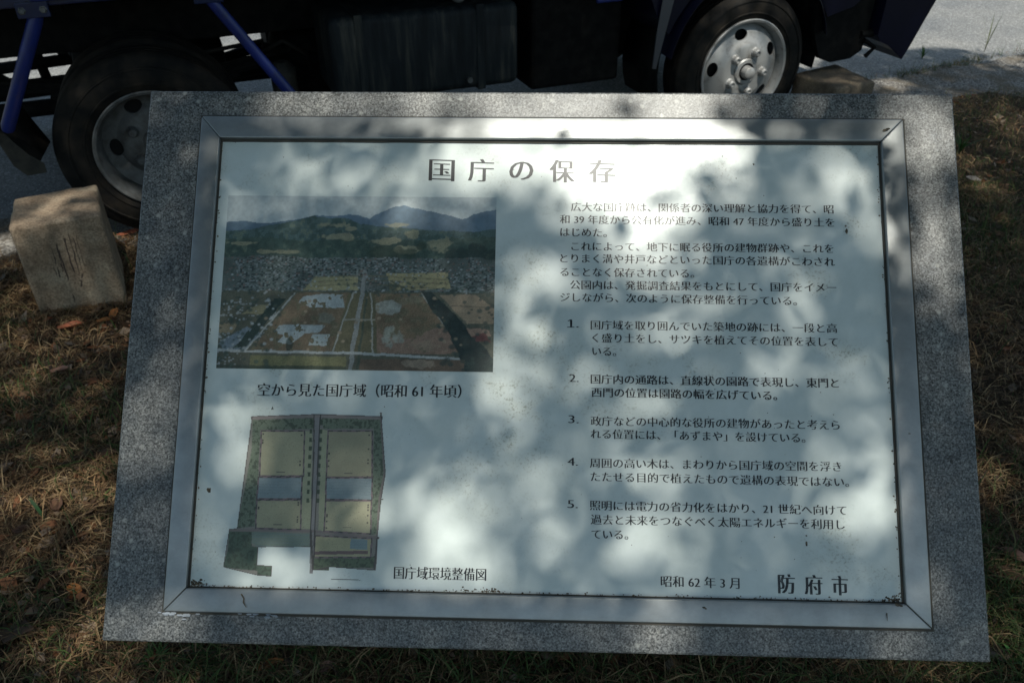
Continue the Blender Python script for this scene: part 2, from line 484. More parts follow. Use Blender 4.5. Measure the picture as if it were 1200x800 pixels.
# ---- lettering
TEXT=[
 ("title","国",0.4292,0.676,0.4672,0.675),
 ("title","庁",0.4874,0.6764,0.5253,0.6754),
 ("title","の",0.548,0.6756,0.5833,0.6758),
 ("title","保",0.6072,0.676,0.6436,0.6749),
 ("title","存",0.6649,0.6764,0.7037,0.6753),
 ("para","広大な国庁跡は、関係者の深い理解と協力を得て、昭",0.6389,0.6214,1.0178,0.6207),
 ("para","和 39 年度から公有化が進み、昭和 47 年度から盛り土を",0.6229,0.6026,1.0182,0.6009),
 ("para","はじめた。",0.6237,0.5833,0.6912,0.5826),
 ("para","これによって、地下に眠る役所の建物群跡や、これを",0.6399,0.5623,1.0154,0.5622),
 ("para","とりまく溝や井戸などといった国庁の各遺構がこわされ",0.624,0.5443,1.0164,0.5427),
 ("para","ることなく保存されている。",0.6242,0.5241,0.816,0.5236),
 ("para","公園内は、発掘調査結果をもとにして、国庁をイメー",0.6385,0.5053,1.0167,0.5052),
 ("para","ジしながら、次のように保存整備を行っている。",0.6245,0.487,0.9605,0.4853),
 ("n1","1.",0.6388,0.4485,0.651,0.4485),
 ("n1","国庁域を取り囲んでいた築地の跡には、一段と高",0.6681,0.4471,1.0154,0.4465),
 ("n1","く盛り土をし、サツキを植えてその位置を表して",0.6705,0.4286,1.0158,0.427),
 ("n1","いる。",0.6706,0.4095,0.7045,0.409),
 ("n2","2.",0.6381,0.3707,0.6514,0.3705),
 ("n2","国庁内の通路は、直線状の園路で表現し、東門と",0.6683,0.3699,1.0145,0.3689),
 ("n2","西門の位置は園路の幅を広げている。",0.6695,0.3511,0.9285,0.3502),
 ("n3","3.",0.6373,0.3128,0.6517,0.3127),
 ("n3","政庁などの中心的な役所の建物があったと考えら",0.6684,0.3109,1.0132,0.3105),
 ("n3","れる位置には、「あずまや」を設けている。",0.6685,0.293,0.9655,0.292),
 ("n4","4.",0.6365,0.2541,0.6508,0.254),
 ("n4","周囲の高い木は、まわりから国庁域の空間を浮き",0.6674,0.2528,1.0131,0.2536),
 ("n4","たたせる目的で植えたもので遺構の表現ではない。",0.6686,0.2341,1.0226,0.2328),
 ("n5","5.",0.6369,0.1962,0.6511,0.1961),
 ("n5","照明には電力の省力化をはかり、21 世紀へ向けて",0.6676,0.1951,1.0175,0.1947),
 ("n5","過去と未来をつなぐべく太陽エネルギーを利用し",0.6688,0.176,1.0143,0.1758),
 ("n5","ている。",0.67,0.1565,0.7203,0.1564),
 ("date","昭和 62 年 3 月",0.764,0.096,0.8701,0.0954),
 ("city","防",0.9217,0.096,0.9446,0.0959),
 ("city","府",0.9572,0.0956,0.9812,0.0956),
 ("city","市",0.9937,0.0953,1.0154,0.0952),
 ("cap1","空から見た国庁域（昭和 61 年頃）",0.1951,0.3477,0.486,0.3496),
 ("cap2","国庁域環境整備図",0.3997,0.0996,0.5266,0.0995),
]

_cache = {}
def glyphs(s):
    """flat outline mesh of a string, thin horizontals and heavy verticals like a Mincho face"""
    if s in _cache: return _cache[s]
    cu = bpy.data.curves.new('lettering', 'FONT')
    cu.body = s; cu.size = 1.0; cu.resolution_u = 3; cu.offset = -0.010 if '路' in s else -0.015
    o = bpy.data.objects.new('lettering', cu); C.objects.link(o)
    dg = bpy.context.evaluated_depsgraph_get()
    me = o.evaluated_get(dg).to_mesh()
    v = np.empty(len(me.vertices) * 3, dtype=np.float32); me.vertices.foreach_get('co', v)
    v = v.reshape(-1, 3)[:, :2].copy()
    f = [tuple(p.vertices) for p in me.polygons]
    o.evaluated_get(dg).to_mesh_clear()
    bpy.data.objects.remove(o); bpy.data.curves.remove(cu)
    _cache[s] = (v, f)
    return v, f

EM = {'title': 0.0385, 'city': 0.0285, 'cap1': 0.0205, 'cap2': 0.0185, 'date': 0.0165}
def lettering(name, lines, parent, heavy=0.035):
    V, F = [], []
    for g, s, u0, v0, u1, v1 in lines:
        v, f = glyphs(s)
        em = EM.get(g, 0.0148)
        x0, x1 = v[:, 0].min(), v[:, 0].max()
        sx = (u1 - u0 - 2 * heavy * em * 0.9) / (x1 - x0)
        # vertical: the measured line centre is the middle of the ideographs, 0.38 em above the baseline
        num = s[-1] == '.' and len(s) == 2
        cy = (v[:, 1].max() + v[:, 1].min()) / 2 if (len(s) == 1 or num) else 0.38
        if num: em *= 1.08
        if s == '1.' and len(v) < 400:
            gx = v[v[:, 1] > .3][:, 0]; mx = float(gx.max() - .03); nv_ = len(v)
            v = np.concatenate([v, np.array([(mx - .20, 0), (mx + .16, 0), (mx + .16, .05), (mx - .20, .05), (mx - .17, .56), (mx + .01, .66), (mx + .01, .73), (mx - .17, .61)], dtype=np.float32)])
            f = f + [(nv_, nv_ + 1, nv_ + 2, nv_ + 3), (nv_ + 4, nv_ + 5, nv_ + 6, nv_ + 7)]
        for k, dx in enumerate((-heavy, 0.0, heavy)):
            b = len(V)
            for (x, y) in v:
                f_ = (x - x0) / (x1 - x0)
                u = u0 + heavy * em * 0.9 + (x - x0) * sx + dx * em
                V.append(S(u, v0 + (v1 - v0) * f_ + (y - cy) * em, PW + 0.00025 + 0.00012 * k))
            F.extend(tuple(i + b for i in t_) for t_ in f)
    me = bpy.data.meshes.new(name)
    me.from_pydata([tuple(p) for p in V], [], F)
    me.update()
    return link(name, me, 'ink', parent)
groups = {}
for row in TEXT: groups.setdefault(row[0], []).append(row)
for row in groups['title']: lettering('title_character', [row], plate, 0.040)
lettering('paragraph_lettering', groups['para'], plate)
for k in ('n1', 'n2', 'n3', 'n4', 'n5'): lettering('list_item_lettering', groups[k], plate)
lettering('date_lettering', groups['date'], plate)
for row in groups['city']: lettering('city_character', [row], plate, 0.040)
lettering('caption_lettering', groups['cap1'], plate)
lettering('caption_lettering', groups['cap2'], plate)

# ---- printed pictures
def inpoly(X, Y, poly):
    ins = np.zeros(X.shape, dtype=bool); n = len(poly)
    for i in range(n):
        x0, y0 = poly[i]; x1, y1 = poly[(i + 1) % n]
        if y0 == y1: continue
        c = ((y0 > Y) != (y1 > Y)) & (X < (x1 - x0) * (Y - y0) / (y1 - y0) + x0)
        ins ^= c
    return ins
def print_mesh(name, u0, u1, v0, v1, img, keep=None):
    """img[row from top, column] of linear colours laid on a fine grid of faces"""
    h, w, _ = img.shape
    us = np.linspace(u0, u1, w); vv = np.linspace(v1, v0, h)
    U, Vv = np.meshgrid(us, vv)
    W = PW + 0.00030
    P = np.stack([U - 0.6, Vv * CA - W * SA, 0.591 + Vv * SA + W * CA], -1).reshape(-1, 3)
    idx = np.arange(h * w).reshape(h, w)
    q = np.stack([idx[1:, :-1], idx[1:, 1:], idx[:-1, 1:], idx[:-1, :-1]], -1)
    if keep is not None:
        k = keep[1:, :-1] & keep[1:, 1:] & keep[:-1, 1:] & keep[:-1, :-1]
        q = q[k]
    q = q.reshape(-1, 4)
    used = np.unique(q); remap = np.full(h * w, -1); remap[used] = np.arange(len(used))
    return colour_mesh(name, P[used], [remap[q]], img.reshape(-1, 3)[used], 'ink_colour', 'print', plate)

def lin(r, g, b): return np.array([(c / 255.0) ** 2.2 for c in (r, g, b)])
# aerial photograph of the site
h, w = 270, 420
X, Y = np.meshgrid(np.linspace(0, 1, w), np.linspace(0, 1, h))
def nz(k): 
    g = gsmooth(512, k); return g[:h, :w]
n1, n2, n3, nf = nz(4), nz(8), nz(16), rng.random((h, w))
fine_ = nz(64)
wx, wy = nz(24), nz(32)
X0, Y0 = X, Y
X = X + .009 * (wx - .5) + .005 * (fine_ - .5); Y = Y + .009 * (wy - .5) + .005 * (nz(96) - .5)
img = np.empty((h, w, 3))
img[:] = lin(158, 168, 168)
img += (Y[..., None] * 0.25)
def put(mask, c, a=1.0, tex=None, amt=0.0):
    global img
    c = np.asarray(c)[None, None] * np.ones_like(img)
    if tex is not None: c = c * (1 + amt * (tex[..., None] - 0.5) * 2)
    aa = (mask * a)[..., None] if not np.isscalar(a) else mask[..., None] * a
    img = img * (1 - aa) + c * aa
rx = [0, .06, .1, .15, .2, .27, .33, .38, .45, .49, .53, .57, .60, .62, .64, .66, .69, .75, .82, .88, .92, .96, 1]
ry = [.155, .15, .155, .165, .15, .135, .115, .12, .11, .115, .13, .10, .07, .058, .062, .055, .065, .085, .105, .13, .10, .08, .07]
ridge = np.interp(X, rx, ry) + 0.008 * (nz(32) - 0.5)
put(Y > ridge, lin(82, 106, 124), 1, n3, 0.25)
rid2 = np.interp(X, [0, .1, .2, .3, .33, .45, .5, .6, .7, .8, .9, 1], [.21, .20, .16, .135, .118, .125, .16, .18, .19, .2, .2, .19]) + 0.02 * (n3 - 0.5)
put(Y > rid2, lin(70, 92, 88), 1, n3, 0.4)
put(Y > 0.25 + 0.05 * (n2 - 0.5), lin(66, 84, 72), 1, n3, 0.45)
put((fine_ > .55) & (Y > rid2), lin(48, 70, 62), .6)
put((fine_ < .36) & (Y > rid2) & (n2 > .5), lin(104, 116, 90), .5)
def patch(cx, cy, sx, sy, c, a=0.9):
    d = ((X - cx) / sx) ** 2 + ((Y - cy) / sy) ** 2 + 3.4 * (n3 - 0.5) + 2.2 * (fine_ - .5)
    put(np.clip((1.1 - d) / .5, 0, 1), c, a * .85, fine_, 0.35)
for p in ((.40, .165, .06, .018), (.47, .19, .02, .015), (.63, .165, .05, .012), (.70, .225, .03, .025), (.79, .28, .05, .05), (.68, .31, .05, .02), (.43, .24, .07, .018), (.06, .28, .06, .01), (.25, .33, .12, .012), (.60, .26, .05, .015)):
    patch(*p, lin(150, 142, 105), 0.8)
patch(.73, .29, .02, .025, lin(45, 60, 45)); patch(.60, .33, .10, .03, lin(45, 62, 46), 0.8); patch(.9, .33, .08, .06, lin(40, 55, 50), 0.9)
town = ((Y > .36 + .03 * (n2 - .5)) & (Y < .60)).astype(float)
put(town, lin(92, 100, 94), 0.85, n3, 0.5)
blk = np.kron(rng.random((135, 140)), np.ones((2, 3)))[:h, :w]
dens = (n1 + n3 > 0.72)
put((town > 0) & (blk > 0.82) & dens & (Y < .57), lin(128, 134, 134), 0.7)
put((town > 0) & (blk < 0.22) & dens, lin(45, 52, 52), 0.9)
put((town > 0) & (blk > 0.44) & (blk < 0.49), lin(120, 92, 82), 0.8)
put(inpoly(X, Y, [(.34, .47), (.50, .47), (.50, .55), (.30, .55)]), lin(150, 140, 92), .95, fine_, 0.2)
put(inpoly(X, Y, [(.60, .45), (.83, .44), (.84, .53), (.62, .55)]), lin(155, 140, 90), .95, fine_, 0.2)
for yy in (.475, .50, .525):
    put((np.abs(Y - yy - .01 * np.sin(9 * X)) < .003) & (X > .33) & (X < .83), lin(110, 100, 66), .7)
patch(.66, .53, .05, .022, lin(50, 60, 52), 0.9); patch(.52, .52, .05, .02, lin(90, 95, 90), 0.8)
put(Y > .555 + .004 * (n3 - .5), lin(86, 84, 66), 1, n3, 0.4)
put((Y > .56) & (X < .22 - .1 * (Y - .56)) & (blk > .8) & (n2 > .45), lin(140, 145, 145), .8)
put(inpoly(X, Y, [(.13, .64), (.21, .63), (.18, .69), (.08, .69)]), lin(140, 126, 84), .9)
put(inpoly(X, Y, [(.0, .75), (.07, .74), (.05, .80), (.0, .80)]), lin(140, 120, 84), .9)
put(inpoly(X, Y, [(.0, .86), (.1, .76), (.16, .80), (.1, .9), (.02, .9)]), lin(105, 118, 128), .9, n3, .2)
field = inpoly(X, Y, [(.28, .565), (.475, .565), (.42, .895), (.12, .895)])
put(field, lin(112, 90, 62), 1, n3, 0.45)
put(field & (fine_ > .55), lin(92, 92, 62), .6); put(field & (nf > .8), lin(128, 106, 76), .4)
put((fine_ < .62) & inpoly(X, Y, [(.30, .59), (.37, .57), (.45, .575), (.455, .65), (.33, .65), (.29, .62)]), lin(150, 160, 160), .95, fine_, .15)
put((fine_ < .64) & inpoly(X, Y, [(.22, .75), (.39, .75), (.37, .79), (.31, .80), (.27, .86), (.21, .855), (.24, .81), (.2, .79)]), lin(150, 160, 160), .95, fine_, .15)
put((fine_ < .64) & inpoly(X, Y, [(.345, .80), (.41, .80), (.40, .865), (.33, .865)]), lin(150, 160, 158), .95, fine_, .15)
patch(.39, .71, .03, .03, lin(118, 122, 106), .7); patch(.265, .86, .012, .04, lin(35, 50, 42))
fieldR = inpoly(X, Y, [(.56, .565), (.735, .565), (.91, .905), (.575, .905)])
put(fieldR, lin(116, 92, 62), 1, n3, 0.4)
put(fieldR & (fine_ > .56), lin(96, 92, 62), .6); put(fieldR & (nf > .8), lin(132, 108, 78), .4)
put(fieldR & (n2 + .5 * Y > .85), lin(140, 104, 84), .7, fine_, .3)
patch(.61, .64, .045, .03, lin(150, 156, 146), .85); patch(.64, .82, .04, .05, lin(150, 156, 140), .8); patch(.70, .60, .05, .03, lin(128, 122, 92), .6); patch(.74, .85, .06, .03, lin(140, 120, 92), .6)
put(inpoly(X, Y, [(.47, .565), (.565, .565), (.58, .9), (.415, .9)]), lin(96, 88, 56), 1, n3, .3)
def road(pts, wd, c, a=1.0):
    for (x0, y0), (x1, y1) in zip(pts, pts[1:]):
        dx, dy = (x1 - x0) * 1.57, y1 - y0; L2 = dx * dx + dy * dy
        t_ = np.clip(((X - x0) * 1.57 * dx + (Y - y0) * dy) / L2, 0, 1)
        d = np.hypot((X - x0) * 1.57 - t_ * dx, Y - y0 - t_ * dy)
        put((d < wd / 2), np.asarray(c), a)
road([(.525, .44), (.515, .56), (.485, 1.0)], .024, lin(122, 124, 120))
road([(.535, .56), (.512, 1.0)], .012, lin(62, 72, 56))
road([(.485, .565), (.42, .90)], .009, lin(140, 138, 128)); road([(.55, .565), (.565, .90)], .009, lin(140, 138, 128))
road([(.27, .57), (.10, .90)], .010, lin(150, 150, 142)); road([(.735, .565), (.90, .90)], .010, lin(140, 140, 130))
road([(.46, .715), (.57, .715)], .009, lin(130, 126, 110))
road([(0, .90), (.5, .905), (.95, .935)], .014, lin(150, 152, 148))
tree = np.interp(Y, [.55, .65, .8, 1.0], [.75, .80, .89, .97]); tw = np.interp(Y, [.55, .7, 1.0], [.02, .035, .07])
put((np.abs(X - tree - .02 * (n3 - .5)) < tw) & (Y > .55), lin(38, 50, 46), 1, fine_, .5)
put((np.abs(X - np.interp(Y, [.55, .9], [.24, .07]) - .02 * (n3 - .5)) < .02) & (Y > .6) & (Y < .9) & (n3 > .45), lin(42, 56, 48), 1, fine_, .5)
put(inpoly(X, Y, [(.80, .57), (.93, .565), (1, .64), (1, .73), (.90, .73)]), lin(150, 124, 92), 1, fine_, .12)
road([(.84, .63), (1.0, .64)], .006, lin(120, 100, 76)); put(inpoly(X, Y, [(.90, .755), (.98, .76), (.99, .80), (.92, .80)]), lin(146, 112, 88), 1)
put(inpoly(X, Y, [(.92, .80), (.97, .78), (.99, .83), (.94, .83)]), lin(112, 52, 48), .9)
put((Y > .925) & (X < .47) & (X > .12), lin(112, 108, 62), 1, n3, .35)
put((Y > .935) & (X > .52) & (X < .90), lin(100, 78, 58), 1, n3, .5)
patch(.74, .96, .05, .02, lin(150, 130, 105), .7)
put((Y > .98) & (X < .47), lin(50, 60, 46), .8)
def specks(n, x0, x1, y0, y1, c, rmin, rmax):
    for _ in range(n):
        cx_, cy_ = rng.uniform(x0, x1), rng.uniform(y0, y1); r_ = rng.uniform(rmin, rmax) * (.5 + cy_)
        i0, i1 = max(0, int((cy_ - 2 * r_) * h)), min(h, int((cy_ + 2 * r_) * h) + 2); j0, j1 = max(0, int((cx_ - 2 * r_) * w)), min(w, int((cx_ + 2 * r_) * w) + 2)
        d = ((X0[i0:i1, j0:j1] - cx_) / r_) ** 2 + ((Y0[i0:i1, j0:j1] - cy_) / (r_ * 1.2)) ** 2
        a_ = np.clip(1.4 - d, 0, 1)[..., None] * .75
        img[i0:i1, j0:j1] = img[i0:i1, j0:j1] * (1 - a_) + lin(*c) * rng.uniform(.7, 1.3) * a_
specks(160, 0, 1, .37, .58, (58, 74, 66), .003, .007); specks(90, 0, .22, .56, 1, (54, 70, 60), .003, .008)
specks(60, .78, 1, .55, 1, (50, 64, 56), .004, .010); specks(60, .55, .9, .42, .56, (60, 74, 62), .003, .006)
specks(140, 0, 1, .37, .56, (150, 156, 156), .0025, .005); specks(50, 0, .2, .56, .9, (156, 160, 158), .003, .006); specks(60, 0, 1, .37, .52, (120, 84, 74), .0025, .005)
specks(40, .13, .9, .58, .9, (92, 84, 58), .002, .005); specks(40, .13, .9, .58, .9, (138, 118, 90), .003, .007)
img *= (.84 + .32 * nz(120)[..., None])
img = img * .86 + lin(96, 112, 112) * .14
img = .72 * img + .28 * img.mean(axis=2, keepdims=True)
img *= (0.80 + 0.40 * nf[..., None] * (Y[..., None] > .2) + 0.2 * (Y[..., None] <= .2))
print_mesh('aerial_photo_print', 0.1327, 0.5300, 0.3775, 0.6345, np.clip(img * 1.42, 0.003, 0.75))

# plan of the site
MAP={
 "site":[(0.1888, 0.3102), (0.2839, 0.3148), (0.3742, 0.3131), (0.3834, 0.2335), (0.3789, 0.1998), (0.3754, 0.1461), (0.3723, 0.1014), (0.3106, 0.1046), (0.2877, 0.0996), (0.2822, 0.1518), (0.2829, 0.1308), (0.2101, 0.1294), (0.21, 0.1062), (0.231, 0.1051), (0.2311, 0.0903), (0.211, 0.0913), (0.1622, 0.1015), (0.1671, 0.1533), (0.1779, 0.1551)],
 "greenL":[(0.1907, 0.3055), (0.2022, 0.3057), (0.2034, 0.2264), (0.2028, 0.1578), (0.178, 0.1543), (0.1865, 0.2146), (0.1918, 0.2649)],
 "greenTop":[(0.1908, 0.3047), (0.2775, 0.3092), (0.2784, 0.2936), (0.2032, 0.2904), (0.1916, 0.2922)],
 "greenTopR":[(0.2894, 0.3086), (0.3713, 0.3084), (0.3726, 0.2951), (0.2922, 0.2938)],
 "greenR":[(0.3635, 0.3067), (0.3745, 0.3069), (0.3826, 0.2334), (0.3782, 0.199), (0.3741, 0.1499), (0.3663, 0.1497), (0.3652, 0.2293)],
 "greenBL":[(0.1679, 0.1534), (0.1992, 0.1532), (0.2006, 0.1307), (0.2097, 0.1294), (0.2105, 0.098), (0.1622, 0.1015), (0.1673, 0.1233)],
 "greenBL2":[(0.21, 0.1055), (0.231, 0.1051), (0.2311, 0.0903), (0.211, 0.0913)],
 "greenBot":[(0.2883, 0.1175), (0.3722, 0.1207), (0.3721, 0.1051), (0.3106, 0.1046), (0.31, 0.1001), (0.2877, 0.1004)],
 "tan1":[(0.2041, 0.2893), (0.2655, 0.2903), (0.2674, 0.2276), (0.2054, 0.2265)],
 "tan2":[(0.2991, 0.2908), (0.3617, 0.2918), (0.3641, 0.2278), (0.2996, 0.2266)],
 "blue1":[(0.2039, 0.2249), (0.2659, 0.226), (0.266, 0.1962), (0.2035, 0.195)],
 "blue2":[(0.2997, 0.2258), (0.3645, 0.227), (0.3651, 0.1965), (0.3004, 0.1961)],
 "tan3":[(0.2036, 0.1935), (0.2661, 0.1947), (0.2676, 0.1545), (0.2045, 0.1548)],
 "tan4":[(0.3005, 0.1945), (0.3643, 0.1957), (0.3655, 0.1505), (0.3003, 0.1529)],
 "midL":[(0.2655, 0.2903), (0.2765, 0.2904), (0.2816, 0.1556), (0.2684, 0.1553)],
 "midR":[(0.2882, 0.2937), (0.2991, 0.2908), (0.3003, 0.1529), (0.2926, 0.1528)],
 "path":[(0.2776, 0.3147), (0.2871, 0.3149), (0.2864, 0.2976), (0.2879, 0.0959), (0.2825, 0.0958), (0.2802, 0.2664)],
 "roadTop":[(0.1873, 0.3094), (0.284, 0.314), (0.3758, 0.3131), (0.376, 0.3077), (0.2842, 0.3093), (0.1876, 0.3047)],
 "roadH":[(0.1671, 0.1541), (0.2816, 0.1548), (0.378, 0.147), (0.3782, 0.1432), (0.2818, 0.1511), (0.1673, 0.1503)],
 "blueBL":[(0.1994, 0.1502), (0.2811, 0.1495), (0.2829, 0.1308), (0.2101, 0.1294), (0.2003, 0.1352)],
 "tan5":[(0.2883, 0.1467), (0.3673, 0.1445), (0.3669, 0.1191), (0.2883, 0.1175)],
 "blue5":[(0.338, 0.1439), (0.3612, 0.1429), (0.3618, 0.1294), (0.3379, 0.1297)],
 "hedge":[(0.2894, 0.1257), (0.3627, 0.128), (0.3628, 0.1235), (0.2896, 0.1212)],
 "roadR":[(0.3709, 0.3185), (0.374, 0.3186), (0.3744, 0.3084), (0.3834, 0.2335), (0.379, 0.199), (0.3849, 0.1976), (0.3768, 0.196), (0.3753, 0.1015), (0.3723, 0.1014), (0.3743, 0.1989), (0.3799, 0.2334)],
 "white":[(0.2109, 0.1286), (0.2814, 0.1293), (0.2832, 0.0966), (0.2324, 0.0955), (0.2317, 0.1059), (0.2123, 0.107)],
 "bar":[(0.3129, 0.0898), (0.3544, 0.0892), (0.3545, 0.0877), (0.3129, 0.0883)],
 "arrow":[(0.2177, 0.3256), (0.2209, 0.3186), (0.2181, 0.3197), (0.2154, 0.3185)],
}

h, w = 330, 330
mu0, mu1, mv0, mv1 = 0.155, 0.392, 0.084, 0.330
X, Y = np.meshgrid(np.linspace(mu0, mu1, w), np.linspace(mv1, mv0, h))
g0 = gsmooth(512, 128)[:h, :w]; g1 = gsmooth(512, 16)[:h, :w]; nf = rng.random((h, w))
img = np.empty((h, w, 3)); img[:] = lin(140, 136, 128)
keep = inpoly(X, Y, MAP['site'])
cols = dict(greenL=(112, 126, 106), greenTop=(116, 128, 108), greenTopR=(116, 128, 108), greenR=(112, 126, 106), greenBL=(82, 102, 84), greenBL2=(82, 102, 84), greenBot=(92, 108, 84),
            tan1=(176, 172, 142), tan2=(168, 162, 134), blue1=(138, 154, 158), blue2=(142, 158, 162), tan3=(172, 168, 138), tan4=(176, 172, 142), midL=(168, 170, 140), midR=(168, 170, 140),
            blueBL=(122, 138, 126), tan5=(180, 174, 138), blue5=(134, 156, 160), hedge=(120, 96, 96), path=(146, 142, 142), roadTop=(150, 138, 134), roadH=(136, 124, 120), roadR=(130, 120, 116))
for k, c_ in cols.items():
    mk = inpoly(X, Y, MAP[k]); keep |= mk
    put(mk, lin(*c_), 1, g1, 0.12)
    if k.startswith('green'):
        put(mk & (g0 > .58), lin(50, 60, 48), .7)
        put(mk & (nf > .93), lin(60, 74, 52), .8)
    if k.startswith('blue'):
        put(mk & ((Y * 1000 + 2 * g1).astype(int) % 4 == 0), lin(120, 138, 146), .4)
def seg(pts, wd, c, a=1.0, dash=0):
    for (x0, y0), (x1, y1) in zip(pts, pts[1:]):
        dx, dy = x1 - x0, y1 - y0; L2 = dx * dx + dy * dy
        t_ = np.clip(((X - x0) * dx + (Y - y0) * dy) / L2, 0, 1)
        d = np.hypot(X - x0 - t_ * dx, Y - y0 - t_ * dy)
        mk = d < wd / 2
        if dash: mk &= ((t_ * math.sqrt(L2) / dash).astype(int) % 2 == 0)
        put(mk & keep, lin(*c), a)
put(keep & (nf > .985) & (g1 > .45), lin(80, 78, 76), .8)
for k in ('tan1', 'tan2', 'tan3', 'tan4'):
    (xa_, ya_), (xb_, yb_), (xc_, yc_), (xd_, yd_) = MAP[k]
    for q_ in range(9):
        t0 = random.random(); xx = xa_ + .003 if q_ % 2 else xb_ - .004; yy = ya_ + (yd_ - ya_) * t0
        put((np.abs(X - xx) < .0011) & (np.abs(Y - yy) < .0011), lin(60, 56, 56), .9)
    put((np.abs(X - (xa_ + xb_) / 2) < .006) & (np.abs(Y - yd_ - .006) < .0006), lin(90, 84, 80), .8)
for k in ('tan1', 'tan2', 'tan3', 'tan4', 'blue1', 'blue2', 'tan5'):
    P_ = MAP[k]; seg(P_ + [P_[0]], 0.0022, (132, 112, 116))
    seg(P_ + [P_[0]], 0.0016, (60, 60, 62), .9, 0.0065)
seg(MAP['site'] + [MAP['site'][0]], 0.0026, (84, 78, 76))
seg([MAP['path'][0], (0.2802, 0.2664), MAP['path'][4]], 0.0016, (70, 66, 64)); seg([MAP['path'][1], (0.2864, 0.2976), MAP['path'][3]], 0.0016, (70, 66, 64))
for xx in (0.2745, 0.2885): seg([(xx, .305), (xx + .001, .19)], 0.004, (52, 70, 50), .9, 0.006)
keep &= ~inpoly(X, Y, MAP['white'])
for k in ('bar', 'arrow'):
    mk = inpoly(X, Y, MAP[k])
    keep |= mk; put(mk, lin(34, 36, 40))
img = img * .84 + lin(150, 150, 144) * .16
print_mesh('site_plan_print', mu0, mu1, mv0, mv1, np.clip(img * (.92 + .16 * nf[..., None]) * 0.9, 0.003, 0.75), keep)

# ---- dirt: grime along the lower rail, dead insects, scratches, flaked caulk
def splat(bm, u, v, r, w=0.0012, sq=1.0, n=9, rot=0.0):
    ring_ = []
    top = bm.verts.new(S(u, v, PW + w))
    for k in range(n):
        a_ = 2 * math.pi * k / n
        rr = r * random.uniform(.55, 1.2)
        x, y = rr * math.cos(a_), rr * sq * math.sin(a_)
        x, y = x * math.cos(rot) - y * math.sin(rot), x * math.sin(rot) + y * math.cos(rot)
        ring_.append(bm.verts.new(S(u + x, v + y, PW + 0.0002)))
    for k in range(n): bm.faces.new((ring_[k], ring_[(k + 1) % n], top))
bm = bmesh.new()
for k in range(220):
    u = random.uniform(UI[0] + .003, UI[1] - .004)
    splat(bm, u, VI[0] + 0.0014 + abs(random.gauss(0, .0014)), random.uniform(.0004, .0013), .0006)
for k in range(60):
    splat(bm, UI[0] + .004 + abs(random.gauss(0, .010)), VI[0] + .003 + abs(random.gauss(0, .003)), random.uniform(.0006, .0018))
for k in range(50):
    splat(bm, 0.545 - abs(random.gauss(0, .03)), VI[0] + .003 + abs(random.gauss(0, .002)), random.uniform(.0006, .0018))
for k in range(40):
    splat(bm, UI[1] - .006 - abs(random.gauss(0, .010)), VI[0] + .003 + abs(random.gauss(0, .003)), random.uniform(.0006, .0018))
for k in range(110):
    v = random.uniform(VI[0], VI[1]); splat(bm, random.choice((UI[0] + .003, UI[1] - .0045)) + random.gauss(0, .0012), v, random.uniform(.0005, .0016), .001)
for (u, v, r, sq) in ((.1345, .206, .0034, 1.3), (1.035, .588, .0028, 1.7), (1.034, .596, .0016, 1), (.962, .150, .0018, 2), (.962, .160, .0014, 1), (.905, .688, .0016, 1), (.86, .70, .001, 1), (.99, .07 + .01, .002, .5)):
    splat(bm, u, v, r, .0012, sq)
for k in range(60):
    splat(bm, random.uniform(UI[0], UI[1]), random.uniform(VI[0], VI[1]), random.uniform(.0003, .0009), .0004)
tag(obj('grime_speck', bm, 'grime', plate), kind='stuff')
def WR(u, v):                                           # height of the aluminium rail surface
    return 0.0095
def crawl(pts, wd, lift):
    bm = bmesh.new()
    L = [S(u, v, WR(u, v) + lift) for u, v in pts]
    tube(bm, L, [wd] + [wd * .8] * (len(L) - 2) + [wd * .3], 6)
    obj('twig_crumb', bm, 'grime', board)
crawl([(.193, .068), (.197, .062), (.1965, .057), (.201, .050)], .0010, .0006)
crawl([(1.062, .062), (1.0622, .052)], .0007, .0006)
for cluster in (((1.077, .073, .0034), (1.081, .072, .0022)), ((1.095, .7385, .0032), (1.0985, .7405, .0026), (1.0925, .737, .0018)), ((.82, .064, .002), (.8225, .0625, .0015)), ((1.105, .30, .0014),)):
    bm = bmesh.new()
    for (u, v, r) in cluster:
        bmesh.ops.create_icosphere(bm, subdivisions=1, radius=r, matrix=Matrix.Translation(S(u, v, WR(u, v) + .0005)) @ Matrix.Diagonal((1.3, random.uniform(.5, .9), .45, 1)))
    obj('dead_insect', bm, 'grime', board)
bm = bmesh.new()
for (u, v, l_) in ((.103, .0385, .05), (.118, .0372, .03), (.20, .0395, .03), (.235, .039, .018)):
    for k in range(8):
        c_ = S(u + random.uniform(-.5, .5) * l_, v + random.gauss(0, .0016), .002)
        bmesh.ops.create_icosphere(bm, subdivisions=1, radius=random.uniform(.0012, .0028), matrix=Matrix.Translation(c_) @ Matrix.Diagonal((2.0, .7, .4, 1)))
M['caulk'] = mat('caulk', (0.36, 0.40, 0.45), 0.7)
tag(obj('caulk_crumb', bm, 'caulk', board), kind='stuff')

